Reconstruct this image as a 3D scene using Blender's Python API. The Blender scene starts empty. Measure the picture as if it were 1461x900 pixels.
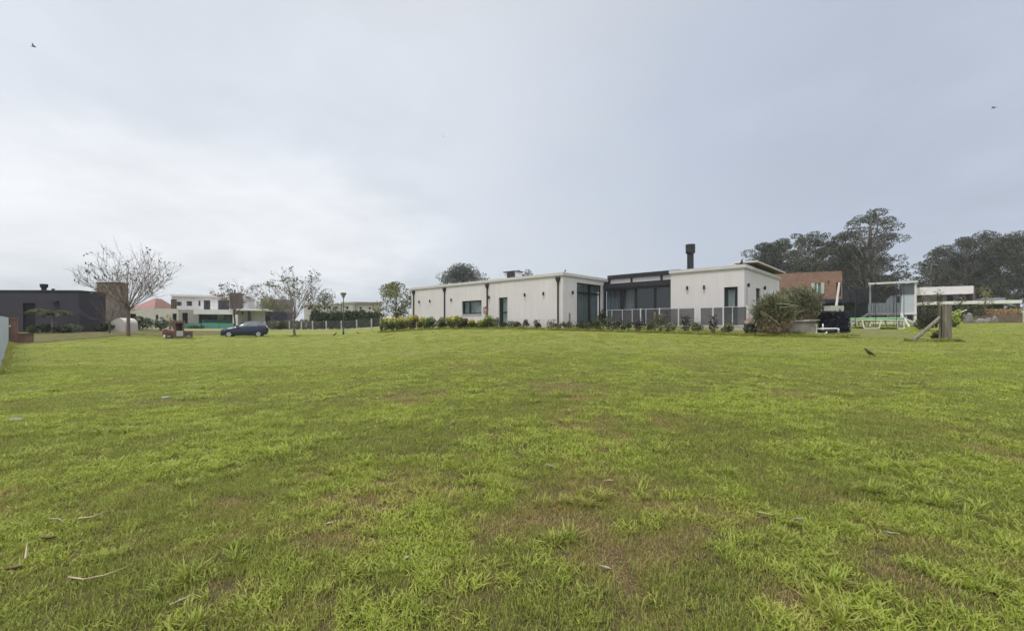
import bpy, math, random
import numpy as np
from mathutils import Vector, Matrix, noise as mn
SC = bpy.context.scene
COL = SC.collection
R = math.radians
random.seed(7)
rng = np.random.default_rng(7)

# ------------------------------------------------------------------ geometry of the place
F, HX, HY, EYE = 613.0, 730.5, 464.0, 1.4

def sstep(a, b, x):
    t = min(1.0, max(0.0, (x - a) / (b - a)))
    return t * t * (3 - 2 * t)

SU = [-1.6, -1.19, -.62, -.39, -.303, -.18, 0, .44, .83, 1.19, 1.6]
SS = [.0136, .0136, .012, .0139, .022, .034, .040, .041, .0425, .044, .045]
ROW_A = (-10.9, 36.0)
ROW_B = (12.1, 21.5)
_L = math.hypot(ROW_B[0] - ROW_A[0], ROW_B[1] - ROW_A[1])
ROW_D = ((ROW_B[0] - ROW_A[0]) / _L, (ROW_B[1] - ROW_A[1]) / _L)
ROW_N = (-ROW_D[1], ROW_D[0])

def row_coords(x, y):
    dx, dy = x - ROW_A[0], y - ROW_A[1]
    return dx * ROW_D[0] + dy * ROW_D[1], dx * ROW_N[0] + dy * ROW_N[1]

def gz(x, y):
    """height of the ground (camera stands at 0,0 with the lens 1.4 m up)"""
    yc = max(y, -6.0)
    u = x / max(y, 6.0)
    s = float(np.interp(u, SU, SS))
    ye = yc if yc < 35 else 35 + 12 * (1 - math.exp(-(yc - 35) / 12))
    z = s * ye
    if u < -.7:
        z += .36 * sstep(25, 35, y) * sstep(-.78, -.9, u)
    if u < -.2:
        z += .3 * sstep(40, 50, y) * sstep(-.22, -.3, u)
    if y > 12:
        a, b = row_coords(x, y)
        w = sstep(.25, 2.2, b) * sstep(-1.5, 1.0, a) * sstep(_L + 2.5, _L - .5, a) * sstep(32, 20, b)
        z = z * (1 - w) + 1.33 * w
    z += .025 * mn.noise((x * .45, y * .45, 3.1)) + .012 * mn.noise((x * 1.7, y * 1.7, 9.1)) * sstep(40, 10, math.hypot(x, y))
    return z

def P(px, py, Y):
    return Vector(((px - HX) / F * Y, Y, EYE - (py - HY) / F * Y))
def GP(px, Y):
    x = (px - HX) / F * Y
    return Vector((x, Y, gz(x, Y)))
class Frame:
    """a facade standing at photo column pc and depth Y, turned by ang about the vertical"""
    def __init__(s, pc, Y, ang): s.o = P(pc, 0, Y); s.o.z = 0; s.a = ang
    def x(s, px, dy=0.0):
        k = (px - HX) / F; ux, uy = math.cos(s.a), math.sin(s.a); ox, oy = s.o.x - uy * dy, s.o.y + ux * dy
        return (k * oy - ox) / (ux - k * uy)
    def z(s, py, px=None, dy=0.0):
        Y = s.o.y + math.cos(s.a) * dy + (math.sin(s.a) * s.x(px, dy) if px is not None else 0)
        return EYE - (py - HY) / F * Y
def PH(npx, Y):
    return npx / F * Y

# ------------------------------------------------------------------ materials
def _new(name):
    m = bpy.data.materials.new(name); m.use_nodes = True
    nt = m.node_tree; nt.nodes.clear()
    o = nt.nodes.new('ShaderNodeOutputMaterial')
    return m, nt, o

def mat(name, c, rough=.7, var=.12, scale=6.0, bump=0.0, metal=0.0, spec=.3, c2=None, stretch=None, fine=None):
    m, nt, o = _new(name)
    N = nt.nodes.new; L = nt.links.new
    b = N('ShaderNodeBsdfPrincipled'); L(b.outputs[0], o.inputs[0])
    tc = N('ShaderNodeTexCoord')
    mp = N('ShaderNodeMapping'); L(tc.outputs['Object'], mp.inputs[0])
    if stretch: mp.inputs['Scale'].default_value = stretch
    nz = N('ShaderNodeTexNoise'); nz.inputs['Scale'].default_value = scale; nz.inputs['Detail'].default_value = 6
    nz.inputs['Roughness'].default_value = .65
    L(mp.outputs[0], nz.inputs[0])
    cr = N('ShaderNodeValToRGB'); L(nz.outputs[0], cr.inputs[0])
    a = [max(0, v * (1 - var)) for v in c]; d = c2 if c2 else [min(1, v * (1 + var)) for v in c]
    cr.color_ramp.elements[0].position = .3; cr.color_ramp.elements[1].position = .7
    cr.color_ramp.elements[0].color = (*a, 1); cr.color_ramp.elements[1].color = (*d, 1)
    L(cr.outputs[0], b.inputs['Base Color'])
    b.inputs['Roughness'].default_value = rough
    b.inputs['Metallic'].default_value = metal
    b.inputs['Specular IOR Level'].default_value = spec
    if bump:
        bp = N('ShaderNodeBump'); bp.inputs['Strength'].default_value = bump; bp.inputs['Distance'].default_value = .02
        n2 = N('ShaderNodeTexNoise'); n2.inputs['Scale'].default_value = fine or scale * 6; n2.inputs['Detail'].default_value = 5
        L(mp.outputs[0], n2.inputs[0]); L(n2.outputs[0], bp.inputs['Height']); L(bp.outputs[0], b.inputs['Normal'])
    return m

def mat_brick(name, c1, c2, mortar, w=.24, h=.07):
    m, nt, o = _new(name)
    N = nt.nodes.new; L = nt.links.new
    b = N('ShaderNodeBsdfPrincipled'); L(b.outputs[0], o.inputs[0]); b.inputs['Roughness'].default_value = .85
    tc = N('ShaderNodeTexCoord'); sp = N('ShaderNodeSeparateXYZ'); L(tc.outputs['Object'], sp.inputs[0])
    ad = N('ShaderNodeMath'); ad.operation = 'ADD'; L(sp.outputs[0], ad.inputs[0]); L(sp.outputs[1], ad.inputs[1])
    cb = N('ShaderNodeCombineXYZ'); L(ad.outputs[0], cb.inputs[0]); L(sp.outputs[2], cb.inputs[1])
    br = N('ShaderNodeTexBrick'); L(cb.outputs[0], br.inputs[0])
    br.inputs['Scale'].default_value = 1; br.inputs['Brick Width'].default_value = w; br.inputs['Row Height'].default_value = h
    br.inputs['Mortar Size'].default_value = .008
    br.inputs['Color1'].default_value = (*c1, 1); br.inputs['Color2'].default_value = (*c2, 1); br.inputs['Mortar'].default_value = (*mortar, 1)
    nz = N('ShaderNodeTexNoise'); nz.inputs['Scale'].default_value = 3; nz.inputs['Detail'].default_value = 6; L(tc.outputs['Object'], nz.inputs[0])
    mx = N('ShaderNodeMix'); mx.data_type = 'RGBA'; mx.blend_type = 'MULTIPLY'; mx.inputs[0].default_value = .55
    L(br.outputs[0], mx.inputs[6]); L(nz.outputs[0], mx.inputs[7]); L(mx.outputs[2], b.inputs['Base Color'])
    bp = N('ShaderNodeBump'); bp.inputs['Strength'].default_value = .4; bp.inputs['Distance'].default_value = .01
    L(br.outputs[1], bp.inputs['Height']); bp.invert = True; L(bp.outputs[0], b.inputs['Normal'])
    return m

def mat_leaf(name, trans=.3, rough=.5, mul=1.0):
    """leaves: colour per leaf from the mesh attribute 'col'"""
    m, nt, o = _new(name)
    N = nt.nodes.new; L = nt.links.new
    at = N('ShaderNodeAttribute'); at.attribute_name = 'col'
    b = N('ShaderNodeBsdfPrincipled'); b.inputs['Roughness'].default_value = rough; b.inputs['Specular IOR Level'].default_value = .25
    t = N('ShaderNodeBsdfTranslucent')
    L(at.outputs[0], b.inputs['Base Color']); L(at.outputs[0], t.inputs[0])
    mx = N('ShaderNodeMixShader'); mx.inputs[0].default_value = trans
    L(b.outputs[0], mx.inputs[1]); L(t.outputs[0], mx.inputs[2]); L(mx.outputs[0], o.inputs[0])
    return m

def mat_glass(name, tint=(.02, .025, .03), refl=.3, opac=.45, rough=.03):
    m, nt, o = _new(name)
    N = nt.nodes.new; L = nt.links.new
    tr = N('ShaderNodeBsdfTransparent'); tr.inputs[0].default_value = (.92, .95, .95, 1)
    df = N('ShaderNodeBsdfDiffuse'); df.inputs[0].default_value = (*tint, 1)
    gl = N('ShaderNodeBsdfGlossy'); gl.inputs['Roughness'].default_value = rough; gl.inputs[0].default_value = (.9, .93, .95, 1)
    a = N('ShaderNodeMixShader'); a.inputs[0].default_value = opac
    L(tr.outputs[0], a.inputs[1]); L(df.outputs[0], a.inputs[2])
    fr = N('ShaderNodeLayerWeight'); fr.inputs[0].default_value = .5
    pw = N('ShaderNodeMath'); pw.operation = 'POWER'; L(fr.outputs['Facing'], pw.inputs[0]); pw.inputs[1].default_value = 3.5
    mm = N('ShaderNodeMath'); mm.operation = 'MULTIPLY_ADD'; mm.use_clamp = True
    L(pw.outputs[0], mm.inputs[0]); mm.inputs[1].default_value = .5; mm.inputs[2].default_value = refl * .15
    b = N('ShaderNodeMixShader'); L(mm.outputs[0], b.inputs[0]); L(a.outputs[0], b.inputs[1]); L(gl.outputs[0], b.inputs[2])
    L(b.outputs[0], o.inputs[0])
    return m

def mat_net(name, c, opac):
    m, nt, o = _new(name)
    N = nt.nodes.new; L = nt.links.new
    tr = N('ShaderNodeBsdfTransparent'); df = N('ShaderNodeBsdfDiffuse'); df.inputs[0].default_value = (*c, 1)
    nz = N('ShaderNodeTexNoise'); nz.inputs['Scale'].default_value = 1.5
    tc = N('ShaderNodeTexCoord'); L(tc.outputs['Object'], nz.inputs[0])
    mm = N('ShaderNodeMath'); mm.operation = 'MULTIPLY_ADD'; mm.use_clamp = True
    L(nz.outputs[0], mm.inputs[0]); mm.inputs[1].default_value = .3; mm.inputs[2].default_value = opac - .15
    a = N('ShaderNodeMixShader'); L(mm.outputs[0], a.inputs[0]); L(tr.outputs[0], a.inputs[1]); L(df.outputs[0], a.inputs[2])
    L(a.outputs[0], o.inputs[0])
    return m

M = {}
def mat_plaster(name, c):
    m, nt, o = _new(name); N = nt.nodes.new; L = nt.links.new
    b = N('ShaderNodeBsdfPrincipled'); b.inputs['Roughness'].default_value = .92; b.inputs['Specular IOR Level'].default_value = .2; L(b.outputs[0], o.inputs[0])
    tc = N('ShaderNodeTexCoord'); mp = N('ShaderNodeMapping'); mp.inputs['Scale'].default_value = (2.2, 2.2, .16); L(tc.outputs['Object'], mp.inputs[0])
    def nz(v, s, d=6):
        n = N('ShaderNodeTexNoise'); n.inputs['Scale'].default_value = s; n.inputs['Detail'].default_value = d; n.inputs['Roughness'].default_value = .65; L(v, n.inputs[0]); return n.outputs[0]
    def mr(v, a, b_, lo, hi):
        n = N('ShaderNodeMapRange'); n.inputs[1].default_value = a; n.inputs[2].default_value = b_; n.inputs[3].default_value = lo; n.inputs[4].default_value = hi; L(v, n.inputs[0]); return n.outputs[0]
    def mu(a, b_):
        n = N('ShaderNodeMath'); n.operation = 'MULTIPLY'; L(a, n.inputs[0]); L(b_, n.inputs[1]); return n.outputs[0]
    sp = N('ShaderNodeSeparateXYZ'); L(tc.outputs['Object'], sp.inputs[0])
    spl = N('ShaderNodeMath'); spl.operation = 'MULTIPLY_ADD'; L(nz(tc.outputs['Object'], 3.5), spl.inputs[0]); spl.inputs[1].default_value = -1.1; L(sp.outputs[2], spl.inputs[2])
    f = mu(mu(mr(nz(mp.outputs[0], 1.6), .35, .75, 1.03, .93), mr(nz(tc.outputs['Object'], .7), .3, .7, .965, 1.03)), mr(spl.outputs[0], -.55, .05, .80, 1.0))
    mx = N('ShaderNodeVectorMath'); mx.operation = 'SCALE'; mx.inputs[0].default_value = c; L(f, mx.inputs['Scale']); L(mx.outputs[0], b.inputs['Base Color'])
    bp = N('ShaderNodeBump'); bp.inputs['Strength'].default_value = .25; bp.inputs['Distance'].default_value = .02; L(nz(tc.outputs['Object'], 30), bp.inputs['Height']); L(bp.outputs[0], b.inputs['Normal'])
    return m
M['plaster'] = mat_plaster('white_plaster', (.645, .612, .625))
M['plaster_warm'] = mat('cream_plaster', (.47, .445, .415), .9, .06, 1.2, .25, fine=30)
M['cornice'] = mat('cornice_plaster', (.56, .535, .54), .9, .06, 2.0, .1)
M['white'] = mat('white_paint', (.66, .66, .65), .5, .05, 3)
M['bluewhite'] = mat('bluish_white_paint', (.46, .50, .56), .5, .06, 3)
M['alu'] = mat('pale_metal', (.62, .63, .64), .45, .05, 4, metal=.2)
M['black'] = mat('black_metal', (.02, .022, .026), .45, .2, 5)
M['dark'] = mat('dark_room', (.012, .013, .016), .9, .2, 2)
M['anthracite'] = mat('anthracite_metal', (.026, .028, .033), .5, .12, 3)
M['navy'] = mat('navy_panel', (.02, .022, .045), .6, .2, 2)
M['darkwall'] = mat('dark_grey_render', (.047, .043, .056), .9, .10, .7, .25, fine=25)
M['pipe'] = mat('dark_brown_pipe', (.035, .03, .03), .5, .2, 4)
M['curtain'] = mat('pale_curtain', (.62, .68, .68), .9, .25, 2.0, stretch=(9, 9, .15))
M['curtain_mid'] = mat('greyish_curtain', (.34, .38, .38), .9, .3, 2.0, stretch=(9, 9, .15))
M['curtain_dim'] = mat('dim_curtain', (.26, .28, .32), .9, .3, 2.0, stretch=(9, 9, .15))
M['glass'] = mat_glass('window_glass', opac=.06)
M['glass_dark'] = mat_glass('dark_window_glass', (.02, .024, .03), .35, .16)
M['glass_black'] = mat_glass('black_window_glass', (.008, .009, .012), .25, .5)
M['car_glass'] = mat_glass('car_glass', (.012, .014, .018), .5, .5, .04)
M['glass_green'] = mat_glass('green_pool_glass', (.12, .33, .29), .15, .75, .1)
M['brick'] = mat_brick('red_brick', (.26, .115, .085), (.20, .085, .065), (.28, .24, .21))
M['brick_house'] = mat_brick('pinkish_brick', (.36, .205, .155), (.28, .16, .12), (.36, .29, .25), .5, .16)
M['concrete'] = mat('old_concrete', (.24, .22, .19), .95, .3, 2.5, .6, fine=14)
M['concrete_pale'] = mat('pale_concrete', (.42, .41, .38), .95, .2, 2.5, .4, fine=14)
M['roof_tile'] = mat('red_roof_tiles', (.24, .135, .115), .8, .25, 4, .4, stretch=(1, 1, 3))
M['stonewall'] = mat('pale_grey_stone_wall', (.27, .255, .24), .95, .25, 5, .5, c2=(.42, .40, .38))
M['taupe'] = mat('taupe_stone', (.21, .18, .155), .9, .15, 2, .3)
M['brownstone'] = mat('brown_cladding', (.10, .075, .068), .9, .2, 3, .3)
M['wood_old'] = mat('weathered_timber', (.15, .13, .10), .95, .45, 3, .9, stretch=(6, 6, .5), fine=10, c2=(.30, .27, .22))
M['wood_pale'] = mat('pale_timber', (.50, .46, .38), .85, .15, 4)
M['bark'] = mat('grey_bark', (.10, .085, .075), .95, .35, 6, .6)
M['bark_red'] = mat('reddish_bark', (.15, .11, .10), .95, .3, 6, .5)
M['bark_pale'] = mat('pale_bark', (.19, .165, .15), .9, .4, 1.2, .5)
M['leaf'] = mat_leaf('leaves')
M['leaf_far'] = mat_leaf('dull_leaves', .2, .6)
M['petal'] = mat_leaf('petals', .4, .6)
M['pvc'] = mat('white_pvc', (.75, .75, .73), .35, .04, 5)
M['net'] = mat_net('dark_safety_net', (.035, .037, .043), .40)
M['shade'] = mat_net('dark_shade_cloth', (.06, .06, .07), .85)
M['mesh'] = mat_net('grey_wire_mesh', (.10, .10, .11), .62)
M['wire'] = mat_net('thin_wire_mesh', (.14, .15, .15), .30)
M['greenpad'] = mat('green_pad', (.22, .42, .20), .6, .1, 4)
M['tyre'] = mat('rubber', (.015, .015, .016), .85, .2, 6)
M['rim'] = mat('wheel_metal', (.45, .46, .48), .35, .08, 6, metal=.6)
M['carblue'] = mat('dark_blue_car_paint', (.016, .026, .064), .2, .1, 3, spec=.6)
M['lamp_glass'] = mat('frosted_lamp', (.35, .35, .36), .4, .1, 5)
M['soil'] = mat('dark_soil', (.055, .05, .028), 1, .45, 5, .8, c2=(.085, .10, .035))
M['path'] = mat('pale_road', (.27, .265, .24), .95, .12, 1.5)
M['corrug'] = mat('grey_corrugated', (.17, .18, .215), .5, .1, 3)
M['stone'] = mat('grey_stone', (.20, .19, .175), .95, .3, 4, .7)
M['straw'] = mat('dry_straw', (.36, .30, .19), .9, .3, 20)
M['bird_brown'] = mat('brown_feathers', (.085, .068, .045), .8, .35, 30)
M['bird_dark'] = mat('dark_feathers', (.03, .03, .033), .8, .3, 30)
M['bird_grey'] = mat('greyish_feathers', (.14, .12, .10), .8, .3, 30)
M['palegrey'] = mat('pale_grey_feather', (.27, .26, .22), .7, .2, 20)
M['dryleaf'] = mat('dry_leaf', (.13, .085, .055), .8, .4, 30)
M['paleleaf'] = mat('bleached_leaf', (.30, .27, .20), .8, .2, 30)

# ------------------------------------------------------------------ mesh helpers
class MB:
    def __init__(s): s.v = []; s.f = []; s.c = []; s.col = (1, 1, 1)
    def face(s, pts):
        i = len(s.v); s.v += [tuple(p) for p in pts]; s.f.append(tuple(range(i, i + len(pts)))); s.c.append(s.col)
    def box(s, x0, x1, y0, y1, z0, z1):
        i = len(s.v)
        s.v += [(x, y, z) for z in (z0, z1) for y in (y0, y1) for x in (x0, x1)]
        for q in ((0, 2, 3, 1), (4, 5, 7, 6), (0, 1, 5, 4), (2, 6, 7, 3), (0, 4, 6, 2), (1, 3, 7, 5)):
            s.f.append(tuple(i + k for k in q)); s.c.append(s.col)
        return s
    def beam(s, a, b, w, h=None):
        """rectangular bar from a to b"""
        a, b = Vector(a), Vector(b); h = h or w
        d = (b - a).normalized()
        up = Vector((0, 0, 1)) if abs(d.z) < .95 else Vector((0, 1, 0))
        sx = d.cross(up).normalized() * w / 2; sz = sx.cross(d).normalized() * h / 2
        i = len(s.v)
        for p in (a, b):
            s.v += [tuple(p - sx - sz), tuple(p + sx - sz), tuple(p + sx + sz), tuple(p - sx + sz)]
        for q in ((0, 1, 2, 3), (7, 6, 5, 4), (0, 4, 5, 1), (1, 5, 6, 2), (2, 6, 7, 3), (3, 7, 4, 0)):
            s.f.append(tuple(i + k for k in q)); s.c.append(s.col)
        return s
    def path(s, pts, rad, n=6, cap=True):
        pts = [Vector(p) for p in pts]; base = len(s.v)
        prev = None
        for k, p in enumerate(pts):
            d = (pts[min(k + 1, len(pts) - 1)] - pts[max(k - 1, 0)]).normalized()
            if prev is None:
                up = Vector((0, 0, 1)) if abs(d.z) < .9 else Vector((1, 0, 0))
                e1 = d.cross(up).normalized()
            else:
                e1 = (prev - d * prev.dot(d)).normalized()
            prev = e1; e2 = d.cross(e1)
            r = rad[k] if hasattr(rad, '__len__') else rad
            for j in range(n):
                a = 2 * math.pi * j / n
                s.v.append(tuple(p + (e1 * math.cos(a) + e2 * math.sin(a)) * r))
        for k in range(len(pts) - 1):
            for j in range(n):
                a = base + k * n + j; b = base + k * n + (j + 1) % n
                s.f.append((a, b, b + n, a + n)); s.c.append(s.col)
        if cap:
            s.f.append(tuple(base + j for j in reversed(range(n)))); s.c.append(s.col)
            e = base + (len(pts) - 1) * n
            s.f.append(tuple(e + j for j in range(n))); s.c.append(s.col)
        return s
    def lathe(s, prof, c=(0, 0, 0), n=14):
        base = len(s.v)
        for r, z in prof:
            for j in range(n):
                a = 2 * math.pi * j / n
                s.v.append((c[0] + r * math.cos(a), c[1] + r * math.sin(a), c[2] + z))
        for k in range(len(prof) - 1):
            for j in range(n):
                a = base + k * n + j; b = base + k * n + (j + 1) % n
                s.f.append((a, b, b + n, a + n)); s.c.append(s.col)
        s.f.append(tuple(base + j for j in reversed(range(n)))); s.c.append(s.col)
        e = base + (len(prof) - 1) * n
        s.f.append(tuple(e + j for j in range(n))); s.c.append(s.col)
        return s
    def prism(s, poly, axis, a0, a1):
        """polygon in the plane normal to axis ('x','y','z') pulled from a0 to a1"""
        def pt(p, a):
            return {'x': (a, p[0], p[1]), 'y': (p[0], a, p[1]), 'z': (p[0], p[1], a)}[axis]
        i = len(s.v); n = len(poly)
        s.v += [pt(p, a0) for p in poly] + [pt(p, a1) for p in poly]
        s.f.append(tuple(i + k for k in range(n))); s.f.append(tuple(i + n + k for k in reversed(range(n)))); s.c += [s.col] * 2
        for k in range(n):
            s.f.append((i + k, i + n + k, i + n + (k + 1) % n, i + (k + 1) % n)); s.c.append(s.col)
        return s
    def wall(s, x0, x1, z0, z1, y, th, holes=()):
        """wall in the local xz plane, front at y, holes (x0,x1,z0,z1) cut right through with reveals"""
        xs = sorted({x0, x1, *[h[0] for h in holes], *[h[1] for h in holes]})
        zs = sorted({z0, z1, *[h[2] for h in holes], *[h[3] for h in holes]})
        inh = lambda a, b: any(h[0] < a < h[1] and h[2] < b < h[3] for h in holes)
        for i in range(len(xs) - 1):
            for k in range(len(zs) - 1):
                a, b, c, d = xs[i], xs[i + 1], zs[k], zs[k + 1]
                if inh((a + b) / 2, (c + d) / 2): continue
                s.face([(a, y, c), (b, y, c), (b, y, d), (a, y, d)])
                s.face([(b, y + th, c), (a, y + th, c), (a, y + th, d), (b, y + th, d)])
        y2 = y + th
        for h in list(holes):
            a, b, c, d = h
            s.face([(a, y, c), (a, y2, c), (a, y2, d), (a, y, d)]); s.face([(b, y, d), (b, y2, d), (b, y2, c), (b, y, c)])
            s.face([(a, y, d), (a, y2, d), (b, y2, d), (b, y, d)]); s.face([(b, y, c), (b, y2, c), (a, y2, c), (a, y, c)])
        a, b, c, d = x0, x1, z0, z1
        s.face([(a, y, c), (a, y, d), (a, y2, d), (a, y2, c)]); s.face([(b, y, d), (b, y, c), (b, y2, c), (b, y2, d)])
        s.face([(a, y, d), (b, y, d), (b, y2, d), (a, y2, d)]); s.face([(b, y, c), (a, y, c), (a, y2, c), (b, y2, c)])
        return s
    def xf(s, mtx):
        s.v = [tuple(mtx @ Vector(p)) for p in s.v]; return s
    def build(s, name, m, parent=None, loc=None, rotz=0, smooth=False, color=False):
        me = bpy.data.meshes.new(name); me.from_pydata(s.v, [], s.f); me.update()
        if color:
            at = me.attributes.new('col', 'FLOAT_COLOR', 'FACE')
            at.data.foreach_set('color', np.array([(*c, 1) for c in s.c], dtype=np.float32).ravel())
        if smooth: me.polygons.foreach_set('use_smooth', [True] * len(me.polygons))
        me.materials.append(m)
        o = bpy.data.objects.new(name, me); COL.objects.link(o)
        if parent: o.parent = parent
        if loc is not None: o.location = loc
        if rotz: o.rotation_euler.z = rotz
        return o

def tag(o, label=None, cat=None, group=None, kind=None):
    if label: o['label'] = label
    if cat: o['category'] = cat
    if group: o['group'] = group
    if kind: o['kind'] = kind
    return o

def thing(name, label, cat, loc=(0, 0, 0), rotz=0, group=None):
    o = bpy.data.objects.new(name, None); COL.objects.link(o)
    o.empty_display_size = .3
    o.location = loc; o.rotation_euler.z = rotz
    return tag(o, label, cat, group)

def dup(root, loc, rotz=0, scale=(1, 1, 1), label=None, group=None):
    r = root.copy(); COL.objects.link(r); r.location = loc; r.rotation_euler.z = rotz; r.scale = scale
    if label: r['label'] = label
    if group: r['group'] = group
    for ch in list(root.children):
        c = ch.copy(); COL.objects.link(c); c.parent = r
        for g in list(ch.children):
            d = g.copy(); COL.objects.link(d); d.parent = c
    return r

def leaf_obj(name, C, size, col, m, parent=None, aspect=.5, loc=None, direc=None, flat=0.0):
    """many leaves: one folded diamond each"""
    n = len(C)
    C = np.asarray(C, float); size = np.broadcast_to(size, (n,))
    d = rng.normal(size=(n, 3)); d[:, 2] *= (1 - flat)
    if direc is not None: d = d * .35 + np.asarray(direc)
    d /= np.linalg.norm(d, axis=1)[:, None] + 1e-9
    w = np.cross(d, rng.normal(size=(n, 3))); w /= np.linalg.norm(w, axis=1)[:, None] + 1e-9
    s = size[:, None]
    V = np.empty((n, 4, 3))
    V[:, 0] = C - d * s * .5; V[:, 1] = C + w * s * aspect * .5; V[:, 2] = C + d * s * .5; V[:, 3] = C - w * s * aspect * .5
    me = bpy.data.meshes.new(name)
    me.vertices.add(n * 4); me.vertices.foreach_set('co', V.astype(np.float32).ravel())
    me.loops.add(n * 4); me.loops.foreach_set('vertex_index', np.arange(n * 4, dtype=np.int32))
    me.polygons.add(n); me.polygons.foreach_set('loop_start', np.arange(0, n * 4, 4, dtype=np.int32))
    at = me.attributes.new('col', 'FLOAT_COLOR', 'FACE')
    c4 = np.ones((n, 4), np.float32); c4[:, :3] = np.asarray(col) * (1.75 if m is not M['petal'] else 1.15)
    at.data.foreach_set('color', c4.ravel())
    me.materials.append(m); me.update(); me.validate()
    o = bpy.data.objects.new(name, me); COL.objects.link(o)
    if parent: o.parent = parent
    if loc is not None: o.location = loc
    return o

def pal(n, cols, jit=.2):
    cols = np.asarray(cols, float)
    c = cols[rng.integers(0, len(cols), n)]
    return np.clip(c * (1 + rng.normal(size=(n, 1)) * jit), .004, .9)

def in_blob(n, c, r, shell=.55):
    d = rng.normal(size=(n, 3)); d /= np.linalg.norm(d, axis=1)[:, None]
    q = rng.random((n, 1)) ** (1 / 3.0) * (1 - shell) + shell * (1 - rng.random((n, 1)) ** 2 * .4)
    return np.asarray(c) + d * q * np.asarray(r)

# ------------------------------------------------------------------ trees
def bare_tree(name, label, loc, H, W, seed, nleaf, group, bark='bark_red', leafc=((.085, .075, .045), (.12, .11, .055), (.06, .05, .04)), lsize=.16, trunk=.32, cnt=(24, 6, 3)):
    """short trunk forking into many straight limbs that fan out to a rounded, see-through crown"""
    rnd = random.Random(seed); t = thing(name, label, 'tree', loc, 0, group)
    mb = MB(); tips = []; th = H * trunk; r0 = H * .0155
    mb.path([(0, 0, -.15), (.01, 0, .12), (rnd.gauss(0, .04), 0, th * .5), (0, 0, th), (.02, 0, th * 1.25)], [r0 * 1.5, r0 * 1.15, r0, r0 * .95, r0 * .5], 8)
    cz, az_, ax = th + (H - th) * .42, (H - th) * .58, W * .5
    def limb(p, q, ra, rb, bow, n=5):
        d = q - p; pts = []
        side = Vector((rnd.gauss(0, 1), rnd.gauss(0, 1), 0)) * d.length * .035
        for i in range(n + 1):
            f = i / n; pts.append(p + d * f + (Vector((0, 0, -bow)) + side) * math.sin(f * math.pi) * 1.0 + Vector((rnd.gauss(0, .012), rnd.gauss(0, .012), rnd.gauss(0, .01))) * d.length * .5)
        pts[0] = p; mb.path(pts, [ra + (rb - ra) * i / n for i in range(n + 1)], 5, cap=False); return pts
    order = list(range(cnt[0])); rnd.shuffle(order)
    for i in range(cnt[0]):
        a = i * 2.39996 + rnd.gauss(0, .2); e = math.asin(min(.985, max(.06, .17 + .83 * order[i] / cnt[0])))
        d = Vector((math.cos(a) * math.cos(e), math.sin(a) * math.cos(e), math.sin(e)))
        q = Vector((d.x * ax, d.y * ax, cz + (d.z * 1.12 - .12) * az_)); f = rnd.uniform(.82, 1.0); base = Vector((0, 0, th * rnd.uniform(.86, 1.2)))
        q = base + (q - base) * f
        L_ = (q - base).length
        pts = limb(base, q, r0 * rnd.uniform(.17, .27), .006, L_ * .03); tips += [q] * 2
        for j in range(cnt[1]):
            ff = .28 + .68 * (j + rnd.random()) / cnt[1]; k = min(4, int(ff * 5)); p = pts[k].lerp(pts[k + 1], ff * 5 - k)
            dd = (pts[k + 1] - pts[k]).normalized(); o = dd.orthogonal(); o.rotate(Matrix.Rotation(rnd.random() * 6.28, 3, dd))
            sp = rnd.uniform(.3, .62); nd = (dd * math.cos(sp) + o * math.sin(sp) + Vector((0, 0, .24))).normalized(); l2 = L_ * rnd.uniform(.2, .38) * (1.15 - .5 * ff)
            p2 = limb(p, p + nd * l2, .011, .005, l2 * .03, 5); tips.append(p2[-1])
            for m_ in range(cnt[2]):
                f3 = rnd.uniform(.3, .95); k3 = min(4, int(f3 * 5)); p3 = p2[k3].lerp(p2[k3 + 1], f3 * 5 - k3)
                o = nd.orthogonal(); o.rotate(Matrix.Rotation(rnd.random() * 6.28, 3, nd)); n3 = (nd * .85 + o * .5).normalized()
                q3 = p3 + n3 * l2 * rnd.uniform(.3, .55); mb.path([p3, q3], [.006, .0035], 3, cap=False); tips.append(q3)
    mb.build('trunk', M[bark], t, smooth=True)
    C = []; S_ = []; anchors = [tips[rnd.randrange(len(tips))] for _ in range(max(1, nleaf // 5))]
    for i in range(nleaf):
        q = anchors[rnd.randrange(len(anchors))]
        if q.z < th * 1.35: continue
        C.append(tuple(q + Vector((rnd.gauss(0, .12), rnd.gauss(0, .12), rnd.gauss(0, .09))))); S_.append(lsize * rnd.uniform(.6, 1.3))
    leaf_obj('crown', C, np.array(S_), pal(len(C), leafc), M['leaf'], t, .5)
    return t

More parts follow.
